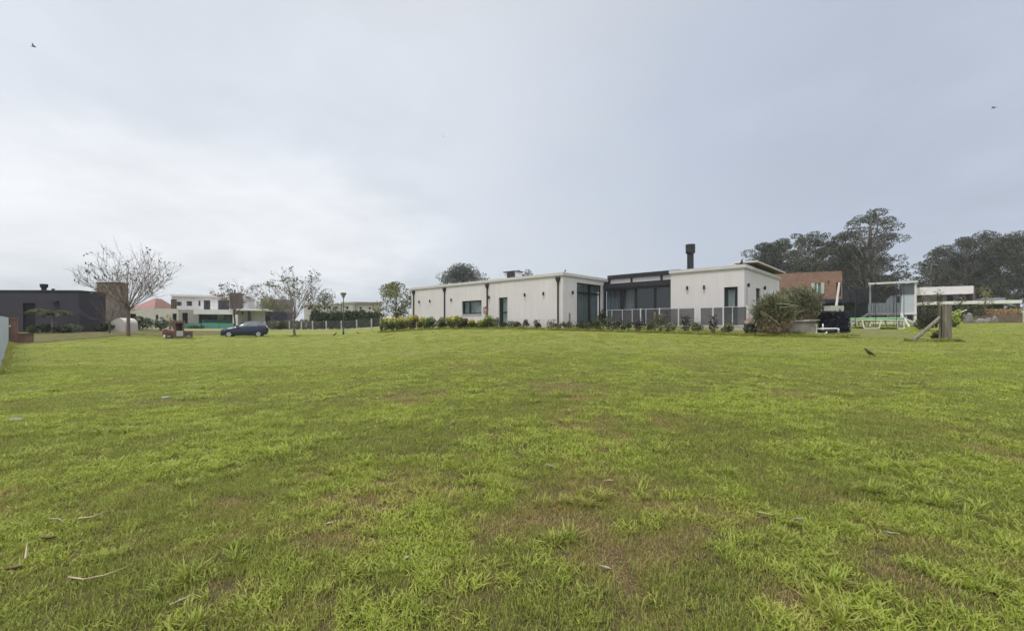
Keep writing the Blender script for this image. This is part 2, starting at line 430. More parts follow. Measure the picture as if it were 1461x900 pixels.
def clump_tree(name, label, loc, H, W, seed, group=None, bark='bark_pale', cols=((.035, .045, .022), (.05, .06, .03), (.028, .036, .02)), nl=7000, ls=.36, clear=.35, nclump=46, flat=.55, rotz=0, cl=(.10, .2), wgt=1.0, cat='tree', leafmat='leaf_far', profile='dome'):
    """tall tree: trunk with forking limbs, leaves in separate clumps with gaps"""
    rnd = random.Random(seed)
    t = thing(name, label, cat, loc, rotz, group)
    mb = MB(); r0 = H * .016
    pts = [(0, 0, -.3)]; x = y = 0
    for i in range(1, 8):
        x += rnd.gauss(0, H * .010); y += rnd.gauss(0, H * .010); pts.append((x, y, H * .9 * i / 7))
    mb.path(pts, [r0 * (1.25 - .145 * i) for i in range(8)], 8)
    clumps = []; tone = rnd.uniform(.8, 1.15)
    for i in range(nclump):
        f = clear + (1 - clear) * (i + rnd.random()) / nclump
        g = (f - clear) / (1 - clear)
        if profile == 'dome': ww = math.sin(math.pi * min(1, .18 + g * .80)) ** .7
        elif profile == 'umbrella': ww = .35 + .75 * math.sin(math.pi * min(1, .08 + g * .86)) ** .8
        else: ww = 1.0 - .75 * g
        a = rnd.random() * 6.283; rr = W * .5 * ww * math.sqrt(rnd.uniform(.06, 1)) * .9
        c = Vector((math.cos(a) * rr, math.sin(a) * rr, f * H * .97))
        k = min(6, int(f * 7 * .82)); b = Vector(pts[k]); b.z = min(b.z, c.z - .06 * H) if c.z - .06 * H > 0 else b.z
        mid = b.lerp(c, .5) + Vector((0, 0, -.015 * H)) + Vector((rnd.gauss(0, .02), rnd.gauss(0, .02), 0)) * H
        mb.path([b, mid, c], [r0 * .42, r0 * .26, r0 * .1], 5)
        rad = W * rnd.uniform(*cl)
        clumps.append((c, rad))
    mb.build('trunk', M[bark], t, smooth=True)
    tot = sum(r * r for _, r in clumps)
    C = []; K = []
    for c, r in clumps:
        n = max(12, int(nl * r * r / tot))
        C.append(in_blob(n, c, (r, r, r * flat), .5)); K.append(pal(n, cols, .18) * rnd.uniform(.55, 1.45) * tone)
    C = np.concatenate(C); K = np.concatenate(K)
    leaf_obj('crown', C, ls * rng.uniform(.6, 1.3, len(C)), K, M[leafmat], t, .55)
    return t

def shrub(name, label, loc, w, h, cols, n=500, ls=.1, seed=0, group=None, cat='shrub', top=None, stems=5, lift=.12, lobes=6, aspect=.5, depth=None, leafmat='leaf', spread=1.0):
    rnd = random.Random(seed)
    t = thing(name, label, cat, loc, 0, group)
    mb = MB(); C = []; K = []; depth = depth or w
    for i in range(lobes):
        a = i * 2.4 + rnd.random(); q = rnd.uniform(.1, .36) * spread; s1 = rnd.uniform(.7, 1.25)
        c = np.array((math.cos(a) * w * q, math.sin(a) * depth * q, h * (lift + (1.0 - lift) * (.22 + .56 * ((i * .7548 + .3) % 1)))))
        k = n // lobes
        pts = in_blob(k, c, (w * .28 * s1, depth * .28 * s1, h * .26 * s1), .4)
        pts[:, 2] = np.clip(pts[:, 2], .02, None)
        C.append(pts)
        cc = pal(k, cols, .22)
        if top is not None:
            g = np.clip((pts[:, 2] / h - .45) * 2.2 + rng.normal(size=k) * .25, 0, 1)[:, None]
            cc = cc * (1 - g) + pal(k, top, .2) * g
        K.append(cc)
        if i < stems:
            mb.path([(c[0] * .15, c[1] * .15, -.05), (c[0] * .5, c[1] * .5, c[2] * .5), tuple(c)], [.018 + .008 * h, .014, .006], 5)
    mb.build('stem', M['bark'], t)
    C = np.concatenate(C); K = np.concatenate(K)
    leaf_obj('foliage', C, ls * rng.uniform(.6, 1.35, len(C)), K, M[leafmat], t, aspect)
    return t

# ------------------------------------------------------------------ camera, sky, sun
cam = bpy.data.objects.new('camera', bpy.data.cameras.new('camera')); COL.objects.link(cam)
cam.location = (0, 0, EYE); cam.rotation_euler = (R(90), 0, 0)
cam.data.sensor_width = 36; cam.data.lens = 36 * F / 1461; cam.data.shift_y = (HY - 450) / 1461
cam.data.clip_end = 3000; cam.data.clip_start = .05
SC.camera = cam
SC.view_settings.view_transform = 'Standard'; SC.view_settings.look = 'None'
SC.view_settings.exposure = 0.32; SC.view_settings.gamma = 1.0

SUN_EL, SUN_AZ = 66, 215          # degrees; azimuth from +Y clockwise (behind the camera, to the left)
w = bpy.data.worlds.new('World'); SC.world = w; w.use_nodes = True
nt = w.node_tree; nt.nodes.clear()
N = nt.nodes.new; L = nt.links.new
def math_(op, a, b=None, c=None, clamp=False):
    n = N('ShaderNodeMath'); n.operation = op; n.use_clamp = clamp
    for i, v in enumerate((a, b, c)):
        if v is None: continue
        if isinstance(v, (int, float)): n.inputs[i].default_value = v
        else: L(v, n.inputs[i])
    return n.outputs[0]
def ss_(v, a, b):
    n = N('ShaderNodeMapRange'); n.interpolation_type = 'SMOOTHSTEP'; n.inputs[1].default_value = a; n.inputs[2].default_value = b
    L(v, n.inputs[0]); return n.outputs[0]
def mixc(f, a, b):
    n = N('ShaderNodeMix'); n.data_type = 'RGBA'
    if isinstance(f, (int, float)): n.inputs[0].default_value = f
    else: L(f, n.inputs[0])
    for k, v in ((6, a), (7, b)):
        if isinstance(v, tuple): n.inputs[k].default_value = (*v, 1)
        else: L(v, n.inputs[k])
    return n.outputs[2]
def noise_(vec, sc, det=5, rough=.55, dist=0):
    n = N('ShaderNodeTexNoise'); n.inputs['Scale'].default_value = sc; n.inputs['Detail'].default_value = det
    n.inputs['Roughness'].default_value = rough; n.inputs['Distortion'].default_value = dist
    L(vec, n.inputs[0]); return n.outputs[0]
tc = N('ShaderNodeTexCoord'); nrm = N('ShaderNodeVectorMath'); nrm.operation = 'NORMALIZE'; L(tc.outputs['Generated'], nrm.inputs[0])
sp = N('ShaderNodeSeparateXYZ'); L(nrm.outputs[0], sp.inputs[0]); X_, Y_, Z_ = sp.outputs
zc = math_('MAXIMUM', Z_, 0.0)
den = math_('ADD', zc, .22)
cb = N('ShaderNodeCombineXYZ'); L(math_('DIVIDE', X_, den), cb.inputs[0]); L(math_('DIVIDE', Y_, den), cb.inputs[1])
n1 = noise_(cb.outputs[0], .75, 4, .5, .3)
n2 = noise_(cb.outputs[0], 2.3, 5, .55, .2)
n1c = math_('SUBTRACT', n1, .5); n2c = math_('SUBTRACT', n2, .5)
# thin bluish cloud to the right, thick white cloud to the left
rt = ss_(math_('ADD', X_, math_('ADD', math_('MULTIPLY', n1c, .9), math_('MULTIPLY', n2c, .45))), -.22, .55)
low = ss_(Z_, .22, .03)
base = mixc(rt, (.600, .636, .692), (.405, .454, .545))
base = mixc(math_('MULTIPLY', low, math_('SUBTRACT', 1.0, rt)), base, (.49, .535, .58))
# brighter break low on the left
gx = math_('MULTIPLY', math_('ADD', X_, .58), 2.3); gy = math_('MULTIPLY', math_('SUBTRACT', Z_, .19), 6.5)
gl = math_('ADD', math_('POWER', math_('ABSOLUTE', gx), 2.0), math_('POWER', math_('ABSOLUTE', gy), 2.0))
glow = math_('MULTIPLY', ss_(math_('ADD', gl, math_('MULTIPLY', n2c, -.9)), 1.3, 0.0), .75)
base = mixc(glow, base, (.80, .81, .83))
base = mixc(ss_(Z_, .50, .85), base, (.56, .555, .545))
mod = math_('ADD', 1.0, math_('ADD', math_('MULTIPLY', n1c, .32), math_('MULTIPLY', n2c, .28)))
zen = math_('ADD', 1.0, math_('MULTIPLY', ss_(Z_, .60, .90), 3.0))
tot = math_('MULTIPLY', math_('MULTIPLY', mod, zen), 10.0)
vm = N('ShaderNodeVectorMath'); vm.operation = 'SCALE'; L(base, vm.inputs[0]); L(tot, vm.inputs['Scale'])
sky = N('ShaderNodeTexSky'); sky.sky_type = 'NISHITA'; sky.sun_disc = False
sky.sun_elevation = R(SUN_EL); sky.sun_rotation = R(SUN_AZ)
mxs = N('ShaderNodeMix'); mxs.data_type = 'RGBA'; mxs.inputs[0].default_value = .95
L(sky.outputs[0], mxs.inputs[6]); L(vm.outputs[0], mxs.inputs[7])
bg = N('ShaderNodeBackground'); bg.inputs[1].default_value = .1; L(mxs.outputs[2], bg.inputs[0])
wo = N('ShaderNodeOutputWorld'); L(bg.outputs[0], wo.inputs[0])

sl = bpy.data.lights.new('sun', 'SUN'); sl.energy = 1.5; sl.angle = R(14); sl.color = (1, .95, .87)
so = bpy.data.objects.new('sun', sl); COL.objects.link(so)
az, el = R(SUN_AZ), R(SUN_EL)
sd = Vector((math.sin(az) * math.cos(el), math.cos(az) * math.cos(el), math.sin(el)))
so.rotation_euler = sd.to_track_quat('Z', 'Y').to_euler(); so.location = (0, -30, 60)

# ------------------------------------------------------------------ ground and lawn
def fbm(x, y, s, o=4, seed=0.0):
    v = 0; a = 1; t = 0
    for _ in range(o):
        v += a * mn.noise((x * s, y * s, seed)); t += a; a *= .55; s *= 2.1
    return v / t * 1.7
def dry_mask(x, y):
    r = math.hypot(x, y)
    b = .09 * sstep(6, 3, r) - .05 - .11 * sstep(5, 16, r)
    # worn patches that can be told apart on the near lawn
    for cx, cy, cr, a in ((.95, 3.15, .5, .42), (1.5, 2.7, .35, .35), (-1.2, 2.35, .6, .25), (-3.0, 2.2, .5, .38), (1.3, 2.1, .4, .3), (.1, 2.9, .35, .2), (-.9, 3.0, .5, .2)):
        q = ((x - cx) ** 2 + (y - cy) ** 2) / cr ** 2
        if q < 4: b += a * math.exp(-q * 1.4)
    return .85 * sstep(.08, .62, fbm(x, y, .5, 4, 5.0) * .7 + fbm(x, y, 2.3, 3, 1.0) * .5 + b)
def lush_mask(x, y):
    return sstep(-.40, .72, fbm(x, y, .75, 4, 21.0) + .5 * mn.noise((x * 4.3, y * 4.3, 2.0)) + .06)

rad = [0.0] + list(.45 * (700 / .45) ** (np.arange(230) / 229))
NA = 480
gv = [(0, 0, gz(0, 0))]; gd = [dry_mask(0, 0)]; gl_ = [lush_mask(0, 0)]
for r in rad[1:]:
    for j in range(NA):
        a = 2 * math.pi * j / NA
        x, y = r * math.sin(a), r * math.cos(a)
        gv.append((x, y, gz(x, y)))
        if y > -3 and r < 70: gd.append(dry_mask(x, y)); gl_.append(lush_mask(x, y))
        else: gd.append(.2); gl_.append(.5)
gf = [(0, 1 + (j + 1) % NA, 1 + j) for j in range(NA)]
for k in range(len(rad) - 2):
    o = 1 + k * NA
    for j in range(NA):
        j2 = (j + 1) % NA
        gf.append((o + j, o + j2, o + NA + j2, o + NA + j))
me = bpy.data.meshes.new('ground'); me.from_pydata(gv, [], gf); me.update()
gfar = [sstep(5, 17, math.hypot(p[0], p[1])) if p[1] > -2 else 1.0 for p in gv]
for nme, dat in (('dry', gd), ('lush', gl_), ('bladeless', gfar)):
    at = me.attributes.new(nme, 'FLOAT', 'POINT'); at.data.foreach_set('value', np.array(dat, np.float32))
me.polygons.foreach_set('use_smooth', [True] * len(me.polygons))
ground = bpy.data.objects.new('ground', me); COL.objects.link(ground); tag(ground, 'patchy green lawn rising gently towards the houses', 'lawn', kind='structure')

m, nt, o = _new('lawn_ground'); N = nt.nodes.new; L = nt.links.new
b = N('ShaderNodeBsdfPrincipled'); L(b.outputs[0], o.inputs[0]); b.inputs['Roughness'].default_value = .95; b.inputs['Specular IOR Level'].default_value = .1
ge = N('ShaderNodeNewGeometry'); pos = ge.outputs['Position']
ad_ = N('ShaderNodeAttribute'); ad_.attribute_name = 'dry'; al_ = N('ShaderNodeAttribute'); al_.attribute_name = 'lush'
nf = noise_(pos, 9, 6, .7); nm = noise_(pos, 1.3, 5, .6); nff = noise_(pos, 60, 4, .7)
green = mixc(al_.outputs['Fac'], (.178, .203, .044), (.182, .238, .038))
green = mixc(ss_(nm, .35, .7), green, (.236, .236, .066))
green = mixc(math_('MULTIPLY', ss_(nf, .45, .72), .55), green, (.118, .122, .036))
dryc = mixc(ss_(nf, .3, .7), (.165, .125, .058), (.230, .190, .085))
colr = mixc(math_('MULTIPLY', ad_.outputs['Fac'], math_('ADD', .4, math_('MULTIPLY', nf, .8)), clamp=True), green, dryc)
colr = mixc(math_('MULTIPLY', ss_(nff, .5, .75), .35), colr, (.055, .058, .020))
# where the blades stand thick the soil and thatch between them show
af_ = N('ShaderNodeAttribute'); af_.attribute_name = 'bladeless'
thatch = mixc(ss_(nf, .35, .65), (.060, .052, .024), (.135, .115, .050))
thatch = mixc(math_('MULTIPLY', ad_.outputs['Fac'], .75), thatch, mixc(ss_(nff, .3, .7), (.105, .070, .040), (.200, .140, .080)))
colr = mixc(af_.outputs['Fac'], thatch, colr)
L(colr, b.inputs['Base Color'])
bp = N('ShaderNodeBump'); bp.inputs['Strength'].default_value = .9; bp.inputs['Distance'].default_value = .035
L(math_('ADD', nff, math_('MULTIPLY', nf, 1.5)), bp.inputs['Height']); L(bp.outputs[0], b.inputs['Normal'])
me.materials.append(m)

# blades of grass: a few tuft meshes, scattered over the lawn as one mass
m, nt, o = _new('grass_blades'); N = nt.nodes.new; L = nt.links.new
ad_ = N('ShaderNodeAttribute'); ad_.attribute_type = 'INSTANCER'; ad_.attribute_name = 'dry'
at_ = N('ShaderNodeAttribute'); at_.attribute_type = 'INSTANCER'; at_.attribute_name = 'tint'
ac_ = N('ShaderNodeAttribute'); ac_.attribute_name = 'rnd'
g = mixc(at_.outputs['Fac'], (.195, .245, .044), (.302, .388, .046))
g = mixc(ac_.outputs['Fac'], g, (.370, .360, .105))
g2 = mixc(math_('MULTIPLY', ad_.outputs['Fac'], math_('ADD', .35, math_('MULTIPLY', ac_.outputs['Fac'], 1.0)), clamp=True), g, (.400, .300, .135))
df = N('ShaderNodeBsdfPrincipled'); df.inputs['Roughness'].default_value = .5; df.inputs['Specular IOR Level'].default_value = .22
tl = N('ShaderNodeBsdfTranslucent'); L(g2, df.inputs['Base Color']); L(g2, tl.inputs[0])
ms = N('ShaderNodeMixShader'); ms.inputs[0].default_value = .4; L(df.outputs[0], ms.inputs[1]); L(tl.outputs[0], ms.inputs[2]); L(ms.outputs[0], o.inputs[0])
M['grass'] = m

gcol = bpy.data.collections.new('grass_tufts')
def tuft(kind, seed):
    r = random.Random(seed); V = []; Fc = []; A = []
    if kind == 'short': n, rad_, h0, h1, w0, w1, bend = 46, .10, .018, .046, .0022, .0042, .9
    elif kind == 'lush': n, rad_, h0, h1, w0, w1, bend = 46, .07, .022, .060, .0045, .0085, 1.35
    elif kind == 'crab': n, rad_, h0, h1, w0, w1, bend = 26, .035, .055, .12, .006, .011, 1.35
    else: n, rad_, h0, h1, w0, w1, bend = 26, .11, .015, .045, .0016, .003, 1.6
    for _ in range(n):
        a = r.random() * 6.283; q = rad_ * math.sqrt(r.random())
        bx, by = q * math.cos(a), q * math.sin(a)
        h = r.uniform(h0, h1); wd = r.uniform(w0, w1)
        a2 = a + r.gauss(0, .9) if kind == 'crab' else r.random() * 6.283
        ln = r.uniform(.25, 1) * bend * h
        dx, dy = math.cos(a2), math.sin(a2); sx, sy = -dy * wd / 2, dx * wd / 2
        i = len(V)
        zt = h * (1 - .3 * ln / h if kind != 'dead' else .5)
        V += [(bx - sx, by - sy, -.004), (bx + sx, by + sy, -.004),
              (bx + dx * ln * .35 - sx, by + dy * ln * .35 - sy, zt * .62), (bx + dx * ln * .35 + sx, by + dy * ln * .35 + sy, zt * .62),
              (bx + dx * ln, by + dy * ln, zt)]
        Fc += [(i, i + 1, i + 3, i + 2), (i + 2, i + 3, i + 4)]
        t = max(0, min(1, r.random() ** 2 if kind != 'dead' else .5 + .5 * r.random())); A += [t, t]
    me = bpy.data.meshes.new('grass_tuft'); me.from_pydata(V, [], Fc); me.update()
    at = me.attributes.new('rnd', 'FLOAT', 'FACE'); at.data.foreach_set('value', np.array(A, np.float32))
    me.materials.append(M['grass'])
    ob = bpy.data.objects.new('grass_tuft_%02d_%s' % (seed, kind), me); gcol.objects.link(ob)
for i, k in enumerate(['short'] * 4 + ['lush'] * 4 + ['crab'] * 4 + ['dead'] * 3): tuft(k, i)

C1H = Vector((3.31, 28.0)); U_H = Vector((math.cos(R(43)), -math.sin(R(43)))); V_H = Vector((math.sin(R(43)), math.cos(R(43))))
pts = []; IDX = []; ROT = []; SCL = []; DRY = []; TNT = []
def scatter(y0, y1, dens, s, hz):
    """tufts in the part of the lawn between y0 and y1, a bit wider than the view"""
    hw1 = 1.28 * y1 + 2.0
    n = int((y1 - y0) * 2 * hw1 * dens)
    for _ in range(n):
        x = random.uniform(-hw1, hw1); y = random.uniform(y0, y1)
        if abs(x) > 1.28 * y + 2.0: continue
        if y > 14:
            a, bb = row_coords(x, y)
            if -.6 < bb < .75 and -1 < a < _L + 1: continue
            q = Vector((x, y)) - C1H; hu_, hv_ = q.dot(U_H), q.dot(V_H)
            if (-18.5 < hu_ < 1 and hv_ > -.3) or (-.5 < hu_ < 11.5 and hv_ > 1.9): continue
            if x < -28.5 and y > 24.5: continue
        d = dry_mask(x, y); l = lush_mask(x, y)
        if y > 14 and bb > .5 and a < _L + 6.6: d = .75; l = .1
        q = random.random()
        if q < d * .55:
            if random.random() < .35: continue
            k = random.choice((12, 13, 14))
        elif random.random() < l * .66 - d * .3: k = random.choice((4, 5, 6, 7))
        elif y < 9 and fbm(x, y, 1.1, 3, 77.) > .42 and random.random() < .22: k = random.choice((8, 9, 10, 11))
        else: k = random.choice((0, 1, 2, 3))
        pts.append((x, y, gz(x, y))); IDX.append(k); ROT.append((random.gauss(0, .06), random.gauss(0, .06), random.random() * 6.283))
        f = random.uniform(.75, 1.3) * s; SCL.append((f, f, f * hz * random.uniform(.7, 1.25)))
        DRY.append(d if k < 4 or k > 11 else d * .5); TNT.append(min(1, max(0, l * .7 + random.gauss(0, .2) + (.3 if 3 < k < 12 else 0))))
def fringe(x0, y0, x1, y1, n, wdt, s, hz):
    for _ in range(n):
        f = random.random(); x = x0 + (x1 - x0) * f + random.gauss(0, wdt); y = y0 + (y1 - y0) * f + random.gauss(0, wdt)
        pts.append((x, y, gz(x, y))); IDX.append(random.choice((4, 5, 6, 7, 8, 9))); ROT.append((0, 0, random.random() * 6.283)); f = random.uniform(.7, 1.3) * s; SCL.append((f, f, f * hz)); DRY.append(random.random() * .5); TNT.append(random.random() * .6)
fringe(ROW_A[0], ROW_A[1] - .35, ROW_B[0] + 3, ROW_B[1] - 2.2, 1500, .12, 2.0, .9)
fringe(ROW_A[0], ROW_A[1] + .5, ROW_B[0] + 3, ROW_B[1] - 1.3, 1300, .22, 2.0, .8)
for a_, b_, n_ in (((17.0, 17.2), (18.0, 17.3), 60), ((15.9, 17.25), (16.2, 17.25), 14), ((12.0, 21.0), (16.8, 20.9), 260), ((-29.2, 24.9), (-12.8, 10.5), 420), ((-25, 31.8), (-23.5, 31.8), 60), ((-18.5, 36), (-18, 36), 30)): fringe(*a_, *b_, n_, .10, 1.7, 1.1)
scatter(1.2, 4.0, 430, .85, .95)
scatter(4.0, 7.0, 230, 1.15, .8)
scatter(7.0, 13.0, 100, 1.45, .5)
scatter(13.0, 22.0, 26, 2.2, .24)
scatter(22.0, 42.0, 7, 3.6, .12)
gm = bpy.data.meshes.new('grass'); gm.from_pydata(pts, [], []); gm.update()
a_ = gm.attributes.new('idx', 'INT', 'POINT'); a_.data.foreach_set('value', np.array(IDX, np.int32))
for nme, dat in (('dry', DRY), ('tint', TNT)):
    a_ = gm.attributes.new(nme, 'FLOAT', 'POINT'); a_.data.foreach_set('value', np.array(dat, np.float32))
for nme, dat in (('rotv', ROT), ('sclv', SCL)):
    a_ = gm.attributes.new(nme, 'FLOAT_VECTOR', 'POINT'); a_.data.foreach_set('vector', np.array(dat, np.float32).ravel())
grass = bpy.data.objects.new('grass', gm); COL.objects.link(grass)
tag(grass, 'short patchy grass blades covering the lawn', 'grass', kind='stuff')
ng = bpy.data.node_groups.new('grass_scatter', 'GeometryNodeTree')
ng.interface.new_socket('Geometry', in_out='INPUT', socket_type='NodeSocketGeometry')
ng.interface.new_socket('Geometry', in_out='OUTPUT', socket_type='NodeSocketGeometry')
gi = ng.nodes.new('NodeGroupInput'); go = ng.nodes.new('NodeGroupOutput')
ci = ng.nodes.new('GeometryNodeCollectionInfo'); ci.inputs[0].default_value = gcol; ci.inputs[1].default_value = True; ci.inputs[2].default_value = True
ip = ng.nodes.new('GeometryNodeInstanceOnPoints'); ip.inputs['Pick Instance'].default_value = True
def named(n_, t_):
    q = ng.nodes.new('GeometryNodeInputNamedAttribute'); q.data_type = t_; q.inputs[0].default_value = n_; return q.outputs[0]
K = ng.links.new
K(gi.outputs[0], ip.inputs['Points']); K(ci.outputs[0], ip.inputs['Instance']); K(named('idx', 'INT'), ip.inputs['Instance Index'])
K(named('rotv', 'FLOAT_VECTOR'), ip.inputs['Rotation']); K(named('sclv', 'FLOAT_VECTOR'), ip.inputs['Scale']); K(ip.outputs[0], go.inputs[0])
md = grass.modifiers.new('scatter', 'NODES'); md.node_group = ng

def strip(name, a, b, wdt, dz, m, n=60, kind='structure', label=None, cat=None, side=0.0, k_=6):
    a, b = Vector(a), Vector(b); d = (b - a).normalized(); nn = Vector((-d.y, d.x))
    mb = MB(); rows = []
    for i in range(n + 1):
        c = a.lerp(b, i / n)
        rows.append([Vector((*(c + nn * (side + wdt * (k / k_ - .5)))[:2], 0)) for k in range(k_ + 1)])
    for i in range(n):
        for k in range(k_):
            q = [rows[i][k], rows[i + 1][k], rows[i + 1][k + 1], rows[i][k + 1]]
            mb.face([(p.x, p.y, gz(p.x, p.y) + dz) for p in q])
    o = mb.build(name, m); return tag(o, label, cat, kind=kind)
M['lawn2'] = mat('dull_brownish_lawn', (.085, .085, .025), 1, .25, 2.0, .8, c2=(.13, .115, .042), fine=20)
strip('neighbour_lawn', (-50, 24.5), (-50, 47), 43.2, .03, M['lawn2'], n=34, label='dull brownish lawn in front of the dark grey house', cat='lawn', k_=64)
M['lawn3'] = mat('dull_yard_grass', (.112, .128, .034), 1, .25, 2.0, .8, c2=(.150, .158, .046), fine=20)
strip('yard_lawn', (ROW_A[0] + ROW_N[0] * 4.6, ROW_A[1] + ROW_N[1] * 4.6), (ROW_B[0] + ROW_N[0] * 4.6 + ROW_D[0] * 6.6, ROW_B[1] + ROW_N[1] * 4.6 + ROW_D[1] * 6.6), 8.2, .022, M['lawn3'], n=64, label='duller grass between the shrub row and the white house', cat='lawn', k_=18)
strip('road', (-60, 48.6), (-9, 48.2), 1.3, .03, M['path'], n=70, label='narrow pale road along the foot of the wire fence', cat='road')
strip('planting_bed', (ROW_A[0], ROW_A[1]), (ROW_B[0] + 3.5, ROW_B[1] - 2.2), .85, .02, M['soil'], n=90, label='narrow dark soil bed under the row of shrubs', cat='planting bed', side=.12)

# ------------------------------------------------------------------ the white house
ANG = R(43)
C1 = Vector((3.31, 28.0)); U = Vector((math.cos(ANG), -math.sin(ANG))); V = Vector((math.sin(ANG), math.cos(ANG)))
FL = 1.33                           # floor level (world z)
def hu(px, v):                      # where the sight line of a photo column meets the house plane at depth v
    k = (px - HX) / F; o = C1 + V * v
    return (k * o.y - o.x) / (U.x - k * U.y)
def hv(px, u):
    k = (px - HX) / F; o = C1 + U * u
    return (k * o.y - o.x) / (V.x - k * V.y)
def hz(px, py, u, v):
    Y = (C1 + U * u + V * v).y
    return EYE - (py - HY) / F * Y - FL
house = thing('white_house', 'long low white flat-roofed house with black windows and a tall black chimney', 'house', (C1.x, C1.y, FL), -ANG)
TOP = 3.52
uL = hu(587, 0); uR0 = 9.71 - 4.23; uR1 = 9.71; vR = 4.0; vB = 13.0; vM = 5.1
w1 = (hu(659, 0), hu(687, 0), .95, 2.02); d1 = (hu(711.5, 0), hu(724, 0), .04, 2.12)
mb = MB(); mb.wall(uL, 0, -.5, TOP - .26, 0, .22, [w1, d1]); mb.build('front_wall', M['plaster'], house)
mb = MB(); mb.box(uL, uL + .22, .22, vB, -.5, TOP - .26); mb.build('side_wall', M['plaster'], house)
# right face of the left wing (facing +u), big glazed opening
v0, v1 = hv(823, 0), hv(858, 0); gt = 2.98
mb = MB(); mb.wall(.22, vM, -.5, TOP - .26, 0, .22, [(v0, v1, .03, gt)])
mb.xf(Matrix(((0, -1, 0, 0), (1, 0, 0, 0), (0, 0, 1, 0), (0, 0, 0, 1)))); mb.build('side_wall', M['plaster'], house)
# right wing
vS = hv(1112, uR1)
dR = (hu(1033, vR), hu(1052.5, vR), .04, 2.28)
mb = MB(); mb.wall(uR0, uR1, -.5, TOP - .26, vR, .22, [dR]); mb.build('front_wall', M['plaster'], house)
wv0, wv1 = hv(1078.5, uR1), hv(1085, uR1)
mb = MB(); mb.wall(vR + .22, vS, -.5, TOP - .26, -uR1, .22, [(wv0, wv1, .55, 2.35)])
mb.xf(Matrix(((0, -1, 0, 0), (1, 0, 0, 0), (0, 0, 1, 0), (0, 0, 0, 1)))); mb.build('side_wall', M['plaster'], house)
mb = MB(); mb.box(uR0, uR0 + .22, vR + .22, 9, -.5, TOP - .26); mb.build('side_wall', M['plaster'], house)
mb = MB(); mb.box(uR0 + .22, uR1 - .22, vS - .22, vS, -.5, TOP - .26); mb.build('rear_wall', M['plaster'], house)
# dark interiors behind the openings
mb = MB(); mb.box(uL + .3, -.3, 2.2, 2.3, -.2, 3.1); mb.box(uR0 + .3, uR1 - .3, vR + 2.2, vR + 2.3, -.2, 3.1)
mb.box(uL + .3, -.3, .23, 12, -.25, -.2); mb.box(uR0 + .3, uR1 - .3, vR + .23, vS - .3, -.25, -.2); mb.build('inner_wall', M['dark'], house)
# roofs with projecting cornice bands
def cornice(u0, u1, va, vb, z):
    mb = MB(); p = .035
    mb.box(u0 - p, u1 + p, va - p, vb + p, z - .26, z - .19); mb.box(u0 - p - .05, u1 + p + .05, va - p - .05, vb + p + .05, z - .188, z)
    return mb
rf = cornice(uL, 0, 0, vB, TOP).build('roof', M['cornice'], house)
rf2 = cornice(uR0, uR1, vR, vS, TOP).build('roof', M['cornice'], house)
# windows
def window(name, u0, u1, z0, z1, y, mull=(), fr=.06, gm='glass', curt=True, par=None, xfm=None, cz=None, trans=(), cm='curtain'):
    f = MB()
    f.box(u0, u1, y, y + .07, z1 - fr, z1); f.box(u0, u1, y, y + .07, z0, z0 + fr)
    f.box(u0, u0 + fr, y + .001, y + .069, z0 + fr, z1 - fr); f.box(u1 - fr, u1, y + .001, y + .069, z0 + fr, z1 - fr)
    for q, ww in mull: f.box(q - ww / 2, q + ww / 2, y + .002, y + .068, z0 + fr, z1 - fr)
    for q, ww in trans: f.box(u0 + fr, u1 - fr, y + .003, y + .067, q - ww / 2, q + ww / 2)
    g = MB(); g.box(u0 + fr * .5, u1 - fr * .5, y + .03, y + .038, z0 + fr * .5, z1 - fr * .5)
    if xfm is not None: f.xf(xfm); g.xf(xfm)
    fo = f.build(name, M['black'], par or house); g.build('pane', M[gm], fo)
    if curt:
        c = MB(); n = 40; a0, a1 = cz or (u0 + fr, u1 - fr)
        for i in range(n):
            x0, x1 = a0 + (a1 - a0) * i / n, a0 + (a1 - a0) * (i + 1) / n
            ya = y + .16 + .035 * math.sin(i * 1.9); yb = y + .16 + .035 * math.sin((i + 1) * 1.9)
            c.face([(x0, ya, z0), (x1, yb, z0), (x1, yb, z1), (x0, ya, z1)])
        if xfm is not None: c.xf(xfm)
        c.build('curtain', M[cm], fo)
    return fo
SIDE = Matrix(((0, -1, 0, 0), (1, 0, 0, 0), (0, 0, 1, 0), (0, 0, 0, 1)))
window('window', *w1, .10, mull=[(w1[0] + (w1[1] - w1[0]) * .36, .10)], fr=.10, cm='curtain_mid')
window('door', *d1, .12, mull=[(d1[0] + .22, .12)], fr=.07, trans=[(1.02, .09)])
window('patio_window', v0, v1, .03, gt, .10, mull=[(v0 + (v1 - v0) * .56, .16)], fr=.08, trans=[(2.32, .12)], xfm=SIDE, gm='glass_dark', cm='curtain_mid')
window('door', *dR, vR + .09, fr=.17, trans=[(.95, .3)])
window('window', wv0, wv1, .55, 2.35, -uR1 + .09, fr=.06, xfm=SIDE, mull=[])
# thin raised trim round the front window, kept clear of the wall face
mb = MB(); mb.box(w1[0] - .05, w1[1] + .05, -.05, -.003, w1[2] - .07, w1[2] - .003); mb.build('window_sill', M['cornice'], house)
# downpipes with hopper heads
for px in (590, 634, 695, 796):
    u_ = hu(px, -.07); mb = MB()
    mb.path([(u_, -.075, -.4), (u_, -.075, TOP - .62)], .055, 8)
    mb.prism([(u_ - .06, TOP - .62), (u_ + .06, TOP - .62), (u_ + .17, TOP - .30), (u_ - .17, TOP - .30)], 'y', -.17, -.012)
    mb.build('downpipe', M['pipe'], house)
